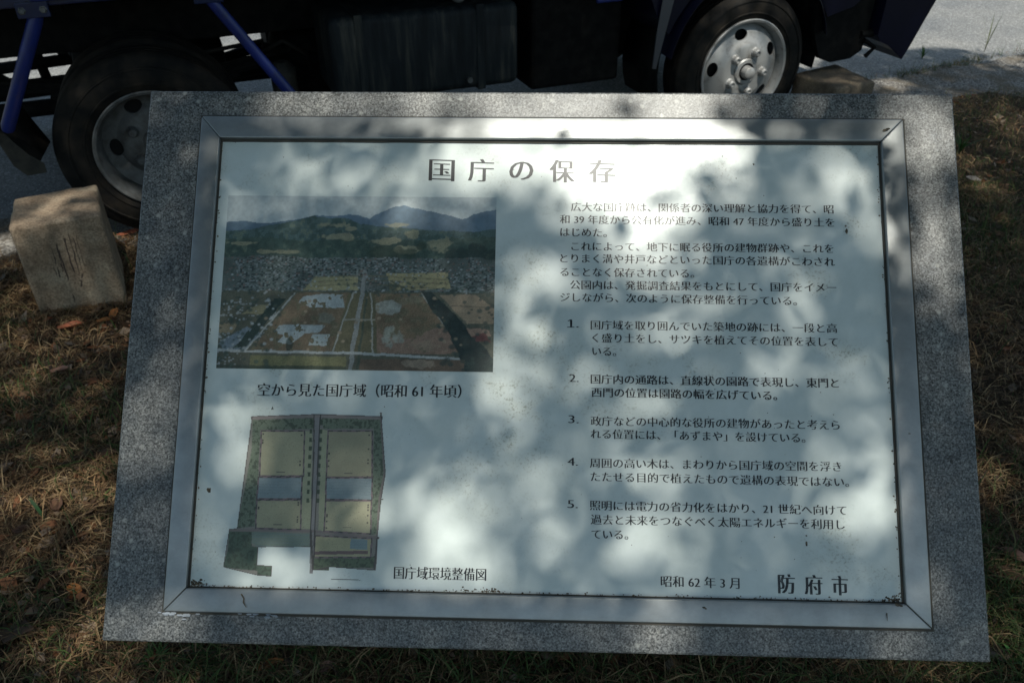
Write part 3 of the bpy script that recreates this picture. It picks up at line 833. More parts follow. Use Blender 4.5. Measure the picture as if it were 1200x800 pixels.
# ------------------------------------------------------------------ stone markers
def marker(name, base, top, z0, z1, m, label, bev):
    cx = sum(p[0] for p in base) / 4; cy = sum(p[1] for p in base) / 4
    root = empty(name, (cx, cy, 0))
    tag(root, label, 'stone marker', 'square stone markers along the road verge')
    bm = bmesh.new()
    hexa(bm, [(x - cx, y - cy, z0) for x, y in base] + [(x - cx, y - cy, z1 + dz) for (x, y), dz in zip(top, (0, .004, -.003, .002))], bev, 3)
    bmesh.ops.subdivide_edges(bm, edges=[e_ for e_ in bm.edges if e_.calc_length() > .1], cuts=6, use_grid_fill=True)
    for v in bm.verts:
        v.co += Vector((random.gauss(0, .0011), random.gauss(0, .0011), random.gauss(0, .0011)))
    obj('stone_block', bm, m, root, angle=50)
    return root, cx, cy
b0, b1 = (-1.690, 2.395), (-1.418, 2.492)
top = [(-1.673, 2.390), (-1.405, 2.486), (-1.535, 2.762), (-1.775, 2.628)]
bs = [b0, b1, (b1[0] - .125, b1[1] + .285), (b0[0] - .115, b0[1] + .25)]
mk, cx, cy = marker('stone_marker', bs, top, -.15, .348, 'marker_stone', 'weathered tan stone post leaning beside the left edge of the board', .012)
# chiselled grooves down the front face
bm = bmesh.new()
fx = Vector((b1[0] - b0[0], b1[1] - b0[1], 0)); fl = fx.length; fx.normalize(); fo = Vector((fx.y, -fx.x, 0))
def groove(a0, z0_, a1, z1_, wd):
    p = Vector((b0[0] - cx, b0[1] - cy, 0)); up = Vector((top[0][0] - b0[0], top[0][1] - b0[1], .348)) / .348
    n = 9; L = []
    for k in range(n):
        f = k / (n - 1); z = z0_ + (z1_ - z0_) * f
        L.append(p + fx * (a0 + (a1 - a0) * f + random.gauss(0, .0012)) + up * z - fo * (wd * .45) + fo * .0016)
    tube(bm, L, [wd * random.uniform(.35, 1.0) for _ in L], 5)
groove(.124, .03, .128, .245, .0042); groove(.150, .10, .154, .285, .0046); groove(.118, .16, .126, .27, .0028)
groove(.166, .10, .172, .30, .0024); groove(.178, .12, .183, .28, .0018); groove(.190, .17, .192, .29, .0016)
groove(.104, .14, .108, .26, .0022); groove(.094, .15, .097, .26, .0016); groove(.084, .18, .088, .25, .0014); groove(.160, .09, .175, .14, .0040); groove(.140, .11, .165, .115, .003)
obj('chisel_groove', bm, 'scratch', mk)
# second marker: low block, mostly behind the board
c0 = [(1.484, 4.209), (1.611, 3.942), (1.863, 4.067), (1.758, 4.371)]
marker('stone_marker', c0, c0, -.15, .30, 'dark_stone', 'dark low stone block behind the top right of the board, near the truck front wheel', .014)

# ------------------------------------------------------------------ the truck
truck = empty('flatbed_truck', (-1.4348, 3.0076, 0.0), R(21.25))
tag(truck, 'dark blue flatbed truck with silver front wheel parked on the road behind the board', 'truck')
T = truck
# wheels ------------------------------------------------------------
def tyre_profile(w, R0, r0):
    return [(r0, .018), (r0 + .012, .006), (r0 + .030, .001), (r0 + .032, -.0035), (r0 + .036, -.0035), (r0 + .038, .000), (r0 + .060, -.002), (r0 + .085, .003), (r0 + .087, -.001), (r0 + .093, .001), (r0 + .095, .005), (R0 - .018, .020), (R0 - .004, .030), (R0, .040),
            (R0, w * .28), (R0 - .010, w * .285), (R0 - .010, w * .33), (R0, w * .335), (R0, w * .48), (R0 - .010, w * .485), (R0 - .010, w * .53), (R0, w * .535),
            (R0, w * .68), (R0 - .010, w * .685), (R0 - .010, w * .73), (R0, w * .735),
            (R0, w - .04), (R0 - .004, w - .03), (R0 - .018, w - .02), (r0 + .09, w - .004), (r0 + .05, w + .002), (r0 + .012, w - .006), (r0, w - .018), (r0 - .004, w * .5)]
def bool_holes(bm, cutters):
    """drill the given cylinders out of a closed mesh, return the result as mesh data"""
    def tmp(b, n):
        me = bpy.data.meshes.new(n); bmesh.ops.recalc_face_normals(b, faces=b.faces); b.to_mesh(me); b.free()
        o = bpy.data.objects.new(n, me); C.objects.link(o); return o
    a = tmp(bm, 'wheel_disc'); c = tmp(cutters, 'cutter')
    md = a.modifiers.new('b', 'BOOLEAN'); md.operation = 'DIFFERENCE'; md.object = c; md.solver = 'EXACT'
    dg = bpy.context.evaluated_depsgraph_get()
    me = bpy.data.meshes.new_from_object(a.evaluated_get(dg))
    bpy.data.objects.remove(a); bpy.data.objects.remove(c)
    return me
def wheel(cx, cz, y0, sy, kind, parent, ph=0.0, width=.19, R0=.37):
    """kind: front (domed disc), rear (deep dish), inner (plain)"""
    wroot = empty('wheel', (0, 0, 0)); wroot.parent = parent
    rim_r = .238 if kind == 'front' else .226
    ty = obj('tyre', lathe(bmesh.new(), tyre_profile(width, R0, rim_r), cx, cz, y0, sy, 72, closed=True), 'rubber', wroot, angle=35)
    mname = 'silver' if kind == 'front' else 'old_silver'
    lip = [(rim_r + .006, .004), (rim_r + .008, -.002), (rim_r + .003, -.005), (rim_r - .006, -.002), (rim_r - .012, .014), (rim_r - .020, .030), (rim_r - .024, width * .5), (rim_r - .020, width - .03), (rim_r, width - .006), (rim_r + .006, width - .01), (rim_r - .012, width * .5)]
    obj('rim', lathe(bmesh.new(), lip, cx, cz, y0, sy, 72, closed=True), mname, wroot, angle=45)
    if kind == 'front':
        out = [(.0, .000), (.060, .000), (.066, -.012), (.118, -.014), (.134, -.008), (.150, .006), (.185, .018), (.205, .030), (rim_r - .018, .050)]
    else:
        out = [(.0, .098), (.112, .098), (.128, .105), (.150, .122), (.178, .118), (.192, .108), (rim_r - .021, .104)]
    if kind == 'inner': return
    prof = out + [(r, y + .008) for r, y in out[::-1]]
    bm = lathe(bmesh.new(), prof, cx, cz, y0, sy, 72)
    cut = bmesh.new()
    nh = 5
    hr = .176 if kind == 'front' else .158
    for k in range(nh):
        a_ = ph + 2 * math.pi * (k + .5) / nh
        mtx = Matrix.Translation((cx + hr * math.cos(a_), y0 + sy * (.02 if kind == 'front' else .11), cz + hr * math.sin(a_))) @ Matrix.Rotation(-a_, 4, 'Y') @ Matrix.Rotation(R(90), 4, 'X') @ Matrix.Diagonal((.8, 1.15, 1, 1))
        bmesh.ops.create_cone(cut, cap_ends=True, segments=20, radius1=.031, radius2=.031, depth=.16, matrix=mtx)
    me = bool_holes(bm, cut)
    me.polygons.foreach_set('use_smooth', np.ones(len(me.polygons), dtype=bool)); me.set_sharp_from_angle(angle=R(30))
    me.materials.clear()
    link('wheel_disc', me, mname, wroot)
    # dark drum behind the vent holes
    obj('brake_drum', lathe(bmesh.new(), [(0, .06 if kind == 'front' else .13), (.195, .06 if kind == 'front' else .13), (.198, width - .02), (0, width - .02)], cx, cz, y0, sy, 40), 'black_gap', wroot)
    yb = -.014 if kind == 'front' else .098
    for k in range(5):
        a_ = ph + 2 * math.pi * k / 5
        nx, nzz = cx + .098 * math.cos(a_), cz + .098 * math.sin(a_)
        bm = lathe(bmesh.new(), [(.0, -.026), (.008, -.026), (.009, -.031), (.013, -.031), (.0185, -.024), (.020, -.006), (.025, .001), (0, .001)], nx, nzz, y0 + sy * yb, sy, 12)
        obj('wheel_nut', bm, mname, wroot, angle=20)
    hb = [(.0, -.046), (.022, -.045), (.029, -.039), (.031, -.004), (.0, -.003)] if kind == 'front' else [(0, -.055), (.04, -.055), (.05, -.045), (.055, .0), (0, .004)]
    if kind == 'front':
        obj('hub_gap_shade', lathe(bmesh.new(), [(0, -.002), (.048, -.002), (.048, .0), (0, .0)], cx, cz, y0 - sy * .014, sy, 36), 'black_gap', wroot)  # flat black disc painting the shade in the gap around the cap
        obj('hub_flange', lathe(bmesh.new(), [(.043, -.008), (.058, -.008), (.064, .0), (.043, .0)], cx, cz, y0 - sy * .014, sy, 40, closed=True), mname, wroot, angle=40)
    yh = .0 if kind == 'front' else .096
    obj('hub_cap', lathe(bmesh.new(), hb, cx, cz, y0 + sy * (yh - (.014 if kind == 'front' else 0)), sy, 36), mname, wroot, angle=40)
FX, RX, WZ = 2.790, 0.045, .370
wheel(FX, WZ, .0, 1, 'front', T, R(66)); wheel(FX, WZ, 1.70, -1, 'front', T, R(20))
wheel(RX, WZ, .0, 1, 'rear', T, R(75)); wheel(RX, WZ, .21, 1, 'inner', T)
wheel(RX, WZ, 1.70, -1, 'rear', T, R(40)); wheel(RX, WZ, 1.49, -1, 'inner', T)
# chassis
for y in (.46, 1.18):
    obj('chassis_rail', box(bmesh.new(), -1.15, 3.3, y, y + .07, .66, .84, .006), 'chassis', T)
for x in (-1.1, -.35, .42, .9, 1.5): obj('cross_member', box(bmesh.new(), x, x + .07, .53, 1.18, .69, .80, .004), 'chassis', T)
bm = bmesh.new(); tube(bm, [(RX, .2, WZ), (RX, 1.5, WZ)], .055, 16)
bmesh.ops.create_uvsphere(bm, u_segments=24, v_segments=14, radius=.17, matrix=Matrix.Translation((RX, .85, WZ)) @ Matrix.Diagonal((1, .8, 1, 1)))
obj('rear_axle', bm, 'chassis', T, smooth=True)
bm = bmesh.new(); tube(bm, [(FX, .2, WZ - .03), (FX, 1.5, WZ - .03)], .05, 12); obj('front_axle', bm, 'chassis', T, smooth=True)
for y in (.43, 1.21):
    bm = bmesh.new()
    for k in range(4):
        L_ = .62 - .12 * k; z = .50 - .016 * k
        for s_ in (-1, 1):
            hexa(bm, [(RX, y, z - .0 - .02), (RX + s_ * L_, y, z + .10 * (L_ / .62) ** 2 - .02), (RX + s_ * L_, y + .06, z + .10 * (L_ / .62) ** 2 - .02), (RX, y + .06, z - .02),
                      (RX, y, z - .006), (RX + s_ * L_, y, z + .10 * (L_ / .62) ** 2 - .006), (RX + s_ * L_, y + .06, z + .10 * (L_ / .62) ** 2 - .006), (RX, y + .06, z - .006)])
    obj('leaf_spring', bm, 'chassis', T)
bm = bmesh.new(); tube(bm, [(RX + .1, .85, WZ + .02), (2.0, .85, .52)], .04, 12); obj('drive_shaft', bm, 'chassis', T, smooth=True)
bm = bmesh.new(); box(bm, 1.95, 3.25, .55, 1.15, .34, 1.0, .05); box(bm, 1.5, 2.0, .68, 1.02, .42, .70, .05); obj('engine', bm, 'chassis', T)
bm = bmesh.new(); tube(bm, [(2.0, .50, .42), (1.7, .40, .40), (.9, .56, .46), (.55, .60, .55)], .04, 12); obj('exhaust_pipe', bm, 'chassis', T, smooth=True)
# fuel tank with straps and cap
bm = bmesh.new(); tube(bm, [(.60, .72, .46), (.62, .72, .46), (1.5, .72, .46), (1.52, .72, .46)], [.10, .17, .17, .10], 24)
obj('dark_fill_tank', bm, 'chassis', T, smooth=True)  # invented cylinder, added so the space under the bed stays dark
obj('dark_fill_box', box(bmesh.new(), .64, 1.55, 1.28, 1.66, .30, .80, .02), 'chassis', T)  # invented box, added to fill the dark under the far side
tank = obj('fuel_tank', box(bmesh.new(), .775, 1.598, .03, .44, .44, .790, .035, 4), 'dirty_tank', T, angle=40)
for x in (.88, 1.40):
    obj('tank_strap', box(bmesh.new(), x, x + .035, .0265, .4435, .4365, .7935, .002), 'dirty_tank', tank)
obj('filler_cap', lathe(bmesh.new(), [(0, -.035), (.03, -.035), (.036, -.028), (.036, 0), (0, 0)], 1.335, .835, .08, 1, 24), 'old_silver', tank, angle=40)
bm = bmesh.new(); tube(bm, [(1.335, .08, .835), (1.335, .16, .80), (1.30, .24, .76)], .028, 12); obj('filler_neck', bm, 'chassis', tank, smooth=True)
obj('drain_plug', lathe(bmesh.new(), [(0, -.012), (.012, -.012), (.014, 0), (0, 0)], 1.36, .485, .026, 1, 8), 'old_silver', tank)
# battery / air tank box between tank and front wheel, rear wall of the wheel arch
obj('battery_box', box(bmesh.new(), 1.70, 2.16, .14, .45, .36, .80, .02), 'chassis', T)
# guard bars on the far side, seen under the chassis
def bar(p, q, r): obj('guard_bar', tube(bmesh.new(), [p, q], r, 8), 'chassis', T, smooth=True)
bar((-.95, 1.60, .335), (-.30, 1.60, .36), .030); bar((-1.1, 1.60, .215), (-.30, 1.60, .235), .050)
bar((-.55, 1.62, .85), (-.50, 1.62, .20), .026); bar((-1.0, 1.60, .54), (-.62, 1.60, .20), .034); bar((.40, 1.62, .27), (.85, 1.62, .37), .030); bar((.78, 1.62, .62), (.62, 1.62, .20), .028); bar((.38, 1.62, .16), (.95, 1.62, .16), .03)
bar((-1.0, 1.60, .12), (-.3, 1.60, .12), .045)
bm = bmesh.new(); tube(bm, [(.60, .30, .40), (.60, .30, .545), (.60, .30, .575)], [.055, .055, .03], 20); obj('canister', bm, 'flap_olive', T, angle=40)
for pts in ([(.52, .36, .60), (.62, .30, .66), (.72, .34, .58), (.74, .42, .50)], [(-.2, .40, .60), (.0, .38, .66), (.3, .40, .62), (.55, .42, .64)]):
    obj('brake_hose', tube(bmesh.new(), pts, .009, 8), 'rubber', T, smooth=True)
for (x, z) in ((-.215, .93), (.345, .93)):
    pl_ = obj('strut_bracket', box(bmesh.new(), x - .05, x + .05, -.122, -.116 + .014, .915, .965, .003), 'blue_paint', T)
    for dx in (-.032, .032):
        obj('bolt', lathe(bmesh.new(), [(0, -.010), (.008, -.010), (.010, -.002), (.013, 0), (0, .001)], x + dx, .94, -.123, 1, 6), 'old_silver', pl_)
# bed
bed = obj('bed_floor', box(bmesh.new(), -1.35, 1.92, -.04, 1.74, .985, 1.06, .004), 'blue_paint', T)
bm = bmesh.new()
for x in (-1.2, -.7, -.2, .3, .8, 1.3, 1.8): box(bm, x, x + .06, .0, 1.70, .90, .984, .003)
for y in (.47, 1.19): box(bm, -1.3, 1.9, y, y + .06, .842, .899, .003)
obj('bed_bearer', bm, 'chassis', bed)
for y0, y1 in ((-.10, -.045), (1.745, 1.80)):
    sr = obj('side_rail', box(bmesh.new(), -1.37, 1.94, y0, y1, .945, 1.055, .006), 'blue_paint', bed)
    g_ = obj('side_gate', box(bmesh.new(), -1.36, 1.93, y0 + .008, y1 - .008, 1.062, 1.42, .008), 'blue_paint', bed)
obj('tail_gate', box(bmesh.new(), -1.375, -1.355 + .02, -.03, 1.73, 1.062, 1.42, .006), 'blue_paint', bed)
obj('head_board', box(bmesh.new(), 1.90, 1.95, -.03, 1.73, 1.062, 1.75, .006), 'blue_paint', bed)
bm = bmesh.new()
box(bm, -.215, -.085, -.128, -.102, .965, 1.05, .008, 3)
tube(bm, [(-.26, -.14, 1.03), (-.225, -.14, 1.01)], .010, 8); tube(bm, [(-.225, -.135, 1.0), (-.225, -.135, 1.12)], .008, 8)
for x in (-.19, -.11): bmesh.ops.create_uvsphere(bm, u_segments=10, v_segments=6, radius=.009, matrix=Matrix.Translation((x, -.13, 1.02)))
obj('gate_latch', bm, 'strut_blue', bed, angle=40)
# blue tube struts each side of the rear wheel, mudguard with skirt
bm = bmesh.new(); tube(bm, [(-.205, -.09, .935), (-.222, -.09, .90), (-.425, -.05, .548), (-.43, -.045, .535)], [.021, .0235, .0235, .020], 16)
obj('mudguard_strut', bm, 'strut_blue', T, angle=50)
bm = bmesh.new(); tube(bm, [(.345, -.10, .935), (.375, -.10, .885), (.575, -.10, .560), (.66, -.10, .42)], [.021, .021, .021, .021], 16)
obj('mudguard_strut', bm, 'strut_blue', T, angle=50)
def sheet(bm, A, B, thick):
    """ruled sheet between two polylines, with thickness"""
    A = [Vector(p) for p in A]; B = [Vector(p) for p in B]
    n = (A[1] - A[0]).cross(B[0] - A[0]).normalized() * thick
    L = [[bm.verts.new(p), bm.verts.new(q), bm.verts.new(q - n), bm.verts.new(p - n)] for p, q in zip(A, B)]
    for a, b in zip(L, L[1:]):
        for k in range(4): bm.faces.new((a[k], b[k], b[(k + 1) % 4], a[(k + 1) % 4]))
    bm.faces.new(L[0]); bm.faces.new(L[-1][::-1])
    return bm
for sgn, yb in ((1, 0.0), (-1, 1.70)):
    Yf = lambda d: yb + sgn * d
    bm = sheet(bmesh.new(), [(-.47, Yf(-.02), .555), (-.43, Yf(-.02), .485), (-.40, Yf(-.02), .432), (-.372, Yf(-.02), .392)],
               [(-.41, Yf(.20), .505 + .05), (-.385, Yf(.20), .485), (-.365, Yf(.20), .432), (-.35, Yf(.20), .392)], .006)
    mg = obj('mudguard', bm, 'rubber', T, angle=50)
    bm = sheet(bmesh.new(), [(-.47, Yf(-.024), .548), (-.435, Yf(-.024), .482), (-.40, Yf(-.024), .426), (-.36, Yf(-.024), .388)],
               [(-.475, Yf(-.05), .50), (-.455, Yf(-.045), .40), (-.425, Yf(-.035), .352), (-.362, Yf(-.022), .350)], .005)
    obj('mudguard_skirt', bm, 'flap_olive', mg, angle=60)
# cab
def arc(cx_, cz_, r, a0, a1, n):
    return [(cx_ + r * math.cos(R(a0 + (a1 - a0) * k / n)), cz_ + r * math.sin(R(a0 + (a1 - a0) * k / n))) for k in range(n + 1)]
arch = arc(FX, .40, .49, 158, 22, 18)
outline = [(2.02, .80), (2.02, 2.02), (2.10, 2.08), (3.30, 2.08), (3.45, 2.0), (3.86, 1.28), (3.95, 1.05), (3.95, .70), (3.50, .70), (3.40, .62)] + arch[::-1] + [(2.27, .66), (2.20, .80)]
bm = prism(bmesh.new(), outline, .0, 1.70)
cab = obj('cab', bm, 'cab_navy', T)
for y0, y1 in ((-.012, -.001), (1.701, 1.712)):
    d_ = obj('door', prism(bmesh.new(), [(2.22, .95), (2.22, 1.95), (3.28, 1.95), (3.62, 1.30), (3.62, 1.05), (3.30, .95)], y0, y1), 'cab_navy', cab)
    yo = y0 - .006 if y0 < 0 else y1 + .001
    obj('window', prism(bmesh.new(), [(2.34, 1.36), (2.34, 1.86), (3.22, 1.86), (3.48, 1.36)], yo, yo + .005), 'glass', d_)
    obj('handle', box(bmesh.new(), 2.34, 2.48, yo - .012, yo + .012, 1.17, 1.20, .004), 'chassis', d_)
bm = bmesh.new()
hexa(bm, [(3.462, .10, 1.995), (3.845, .10, 1.32), (3.845, 1.60, 1.32), (3.462, 1.60, 1.995), (3.475, .10, 2.0), (3.858, .10, 1.325), (3.858, 1.60, 1.325), (3.475, 1.60, 2.0)])
obj('windshield', bm, 'glass', cab)
for y in (.12, 1.36): obj('headlight', box(bmesh.new(), 3.94, 3.965, y, y + .22, .84, .98, .01), 'lamp_white', cab)
# wheel arch lip and liner, front mud flap, bumper
for sgn, yb in ((1, 0.0), (-1, 1.70)):
    lipbm = bmesh.new()
    pts = arc(FX, .40, .485, 168, 15, 24)
    pin = arc(FX, .40, .455, 170, 13, 24)
    tl_ = [Vector((x, yb - sgn * .030, z)) for x, z in pin]; tr_ = [Vector((x, yb + sgn * .05, z)) for x, z in pts]
    sheet(lipbm, tl_, tr_, .006)
    obj('wheel_arch_lip', lipbm, 'cab_navy', cab, angle=60)
    lb = bmesh.new()
    sheet(lb, [(x, yb + sgn * .05, z) for x, z in arc(FX, .40, .47, 200, -10, 24)], [(x, yb + sgn * .40, z) for x, z in arc(FX, .40, .47, 200, -10, 24)], .006)
    obj('wheel_arch_liner', lb, 'chassis', cab, smooth=True)
    # dark splash guard from the wheel arch to the bumper
    fl = prism(bmesh.new(), [(3.19, .70), (3.195, .52), (3.24, .42), (3.268, .372), (3.34, .345), (3.47, .352), (3.535, .388), (3.545, .50), (3.55, .70)], yb + sgn * .02, yb + sgn * .05)
    obj('splash_guard', fl, 'chassis', T)
    obj('corner_lamp', box(bmesh.new(), 3.905, 3.945, yb - sgn * .02, yb + sgn * .05, .86, .98, .006), 'lamp_amber', cab)
# rear edge strip of the cab's lower panel, the highlight along its rim painted as lighter grey
bm = bmesh.new()
sheet(bm, [(2.345, -.025, .86), (2.325, -.025, .74), (2.30, -.02, .60), (2.275, -.01, .44)], [(2.29, -.012, .86), (2.275, -.012, .74), (2.262, -.008, .60), (2.262, .0, .44)], .008)
M['rim_highlight'] = mat('rim_highlight', (0.10, 0.10, 0.11), 0.3)
obj('mudguard_edge', bm, 'rim_highlight', cab, angle=60)
bp = [(3.575, .72), (3.572, .47), (3.60, .435), (3.66, .41), (3.72, .375), (3.778, .327), (3.815, .40), (3.862, .51), (3.90, .60), (3.955, .72)]
bumper = obj('bumper', prism(bmesh.new(), bp, -.03, 1.73), 'cab_navy', T)
bm = bmesh.new(); tube(bm, [(3.53, .01, .44), (3.60, .0, .40), (3.55, .0, .36)], .012, 8); tube(bm, [(3.50, .02, .47), (3.60, .02, .47)], .02, 8)
obj('bumper_bracket', bm, 'chassis', bumper)
bm = bmesh.new(); box(bm, 1.96, 2.09, .01, .03, .752, .772, .006, 2); obj('step_plate', bm, 'strut_blue', cab)
for y in (-.16, 1.86):
    s_ = 1 if y < 0 else -1
    bm = bmesh.new(); tube(bm, [(3.5, y + s_ * .17, 1.5), (3.6, y, 1.55), (3.6, y, 1.85)], .012, 8); mr = obj('mirror_arm', bm, 'chassis', cab)
    obj('mirror', box(bmesh.new(), 3.575, 3.625, y - .07, y + .07, 1.52, 1.82, .02), 'chassis', mr)

# ------------------------------------------------------------------ grass and dead thatch
def blades(n, xr, yr, dens, kind):
    """vectorised: curved two-segment blades; kind straw (lying) or green (upright)"""
    x = rng.uniform(*xr, n); y = rng.uniform(*yr, n)
    ok = dens(x, y) > rng.random(n)
    x, y = x[ok], y[ok]; n = len(x)
    z = undul(x, y)
    a_ = rng.uniform(0, 2 * np.pi, n)
    if kind == 'straw':
        Ln = rng.gamma(2.4, .014, n) + .010; lean = rng.uniform(.75, 1.0, n); wd = rng.uniform(.0004, .0015, n)
        z = z + rng.uniform(0, .018, n)
    else:
        Ln = rng.gamma(2.6, .015, n) + .012; lean = rng.uniform(.15, .85, n); wd = rng.uniform(.0008, .0018, n)
    dx, dy = np.cos(a_), np.sin(a_)
    h1 = Ln * .5; up1 = np.sqrt(np.maximum(0, 1 - lean ** 2)); up2 = up1 * np.where(kind == 'straw', -.2, .55)
    P0 = np.stack([x, y, z], 1)
    P1 = P0 + np.stack([dx * lean * h1, dy * lean * h1, up1 * h1 + .002], 1)
    b = rng.normal(0, .25, n); dx2, dy2 = np.cos(a_ + b), np.sin(a_ + b)
    P2 = P1 + np.stack([dx2 * h1, dy2 * h1, up2 * h1], 1)
    P2[:, 2] = np.maximum(P2[:, 2], undul(P2[:, 0], P2[:, 1]) + .002)
    s_ = np.stack([-dy, dx, rng.normal(0, .4, n)], 1) * wd[:, None]
    V = np.stack([P0 - s_, P0 + s_, P1 + s_ * .9, P1 - s_ * .9, P2], 1).reshape(-1, 3)
    b0_ = np.arange(n) * 5
    q = np.stack([b0_, b0_ + 1, b0_ + 2, b0_ + 3], 1); t3 = np.stack([b0_ + 3, b0_ + 2, b0_ + 4], 1)
    if kind == 'straw':
        pal = np.array([(.28, .175, .088), (.18, .105, .052), (.40, .28, .15), (.10, .056, .03), (.19, .14, .07), (.055, .034, .02)])
        c_ = pal[rng.integers(0, len(pal), n)]
    else:
        pal = np.array([(.045, .085, .022), (.065, .11, .03), (.10, .13, .04), (.035, .06, .02), (.14, .14, .06)])
        c_ = pal[rng.integers(0, len(pal), n)]
    c_ = c_ * rng.uniform(.7, 1.2, (n, 1))
    return V, q, t3, np.repeat(c_, 5, axis=0)
GP = gsmooth(256, 16)
def patchy(x, y):
    return GP[(np.abs(x * 32).astype(int) + 40) % 256, (np.abs(y * 32).astype(int) + 17) % 256]
def inlawn(x, y): return (y < grass_edge(x) + .04 + .05 * np.sin(7.3 * x)).astype(float)
def dn_straw(x, y):
    return inlawn(x, y) * np.clip(.12 + 1.9 * (patchy(x, y) - .25), .10, 1)
def dn_green(x, y):
    p = patchy(y + 3, x + 1)
    g_ = np.clip((p - .42) * 3.0, 0.04, 1)
    front = (y < 1.25) * .75
    rb = (x > 1.6) * (y > 2.2) * .35
    return inlawn(x, y) * np.clip(g_ + front + rb, 0, 1)
parts = [blades(130000, (-2.6, -.35), (.75, 3.0), dn_straw, 'straw'), blades(34000, (-.6, .9), (.75, 1.5), dn_straw, 'straw'),
         blades(95000, (.55, 2.2), (.75, 3.4), dn_straw, 'straw'), blades(45000, (1.0, 4.4), (3.0, 5.4), dn_straw, 'straw'), blades(8000, (-4, -2), (1.0, 3.0), dn_straw, 'straw'),
         blades(30000, (-2.6, -.35), (.75, 3.0), dn_green, 'green'), blades(16000, (-.7, 1.2), (.80, 1.35), dn_green, 'green'),
         blades(16000, (.6, 2.2), (.75, 3.4), dn_green, 'green'), blades(20000, (1.0, 4.4), (2.4, 5.3), dn_green, 'green')]
# brown litter: crumbs of leaf and bark between the blades
def litter(n, xr, yr):
    x = rng.uniform(*xr, n); y = rng.uniform(*yr, n); ok = inlawn(x, y) > 0; x, y = x[ok], y[ok]; n = len(x)
    c_ = np.stack([x, y, undul(x, y) + rng.uniform(.004, .022, n)], 1)
    a_ = rng.normal(size=(n, 3)); a_[:, 2] *= .35; a_ /= np.linalg.norm(a_, axis=1)[:, None]
    b_ = np.cross(a_, np.array([0, 0, 1.0]) + rng.normal(0, .35, (n, 3))); b_ /= np.linalg.norm(b_, axis=1)[:, None]
    L_ = rng.gamma(2.2, .0042, n)[:, None] + .003; w_ = L_ * rng.uniform(.25, .8, (n, 1))
    V = np.stack([c_ - a_ * L_, c_ + b_ * w_, c_ + a_ * L_ * .9, c_ - b_ * w_ * .8, c_ - a_ * L_], 1).reshape(-1, 3)
    b0_ = np.arange(n) * 5
    pal = np.array([(.16, .09, .05), (.09, .055, .035), (.22, .15, .10), (.05, .035, .025), (.26, .20, .15), (.20, .085, .04)])
    cs = pal[rng.integers(0, 6, n)] * rng.uniform(.7, 1.2, (n, 1))
    return V, np.stack([b0_, b0_ + 1, b0_ + 2, b0_ + 3], 1), np.zeros((0, 3), dtype=int), np.repeat(cs, 5, axis=0)
parts.append(litter(13000, (-2.6, -.35), (.75, 3.0))); parts.append(litter(9000, (.55, 3.4), (.75, 4.8))); parts.append(litter(2000, (-.5, .7), (.75, 1.3)))
# weeds in the crack at the road's edge
ex = lambda x, y: (np.abs(y - road_edge(x) - .03) < .045) * (.2 + .8 * (np.sin(5 * x) > -.2)) * (x > 1.9) * 1.0
parts.append(blades(26000, (1.8, 4.6), (4.6, 6.2), ex, 'green')); parts.append(blades(16000, (1.8, 4.6), (4.6, 6.2), ex, 'straw'))
off = 0; V, Q, T3, CC = [], [], [], []
for v, q, t3, c_ in parts:
    V.append(v); Q.append(q + off); T3.append(t3 + off); CC.append(c_); off += len(v)
g_ = colour_mesh('grass', np.concatenate(V), [np.concatenate(Q), np.concatenate(T3)], np.concatenate(CC), 'blade_colour', 'grass')
tag(g_, 'dry brown thatch with scattered green blades around the board', 'grass', kind='stuff')

# ------------------------------------------------------------------ fallen leaves and weeds
def leaf_mesh(name, L_, W_, curl, c0, c1):
    nu, nv = 9, 7
    V, cols_ = [], []
    for i in range(nu):
        t_ = i / (nu - 1)
        half = W_ / 2 * (math.sin(math.pi * min(1, t_ * .96 + .03)) ** .8) * (1 + .08 * math.sin(9 * t_))
        for j in range(nv):
            s_ = 2 * j / (nv - 1) - 1
            V.append((L_ * (t_ - .5), s_ * half, curl * (abs(s_) ** 1.5) * half * 1.3 + curl * .35 * L_ * (t_ - .5) ** 2 * 2 + .0025 * math.sin(7 * t_ + 3 * s_)))
            f_ = random.random() * .5 + .3 * abs(s_)
            k_ = .6 if abs(s_) < .1 else 1.0
            cols_.append([(a_ * (1 - f_) + b_ * f_) * k_ for a_, b_ in zip(c0, c1)])
    q = [(i * nv + j, (i + 1) * nv + j, (i + 1) * nv + j + 1, i * nv + j + 1) for i in range(nu - 1) for j in range(nv - 1)]
    o = colour_mesh(name, V, [np.array(q)], np.array(cols_), 'blade_colour', 'dry_leaf', smooth=True)
    return o
RED, OR, BR, GY, PK = ((.30, .09, .045), (.20, .07, .04)), ((.42, .17, .05), (.30, .11, .04)), ((.15, .08, .05), (.09, .05, .035)), ((.30, .27, .25), (.2, .17, .16)), ((.34, .2, .15), (.25, .13, .1))
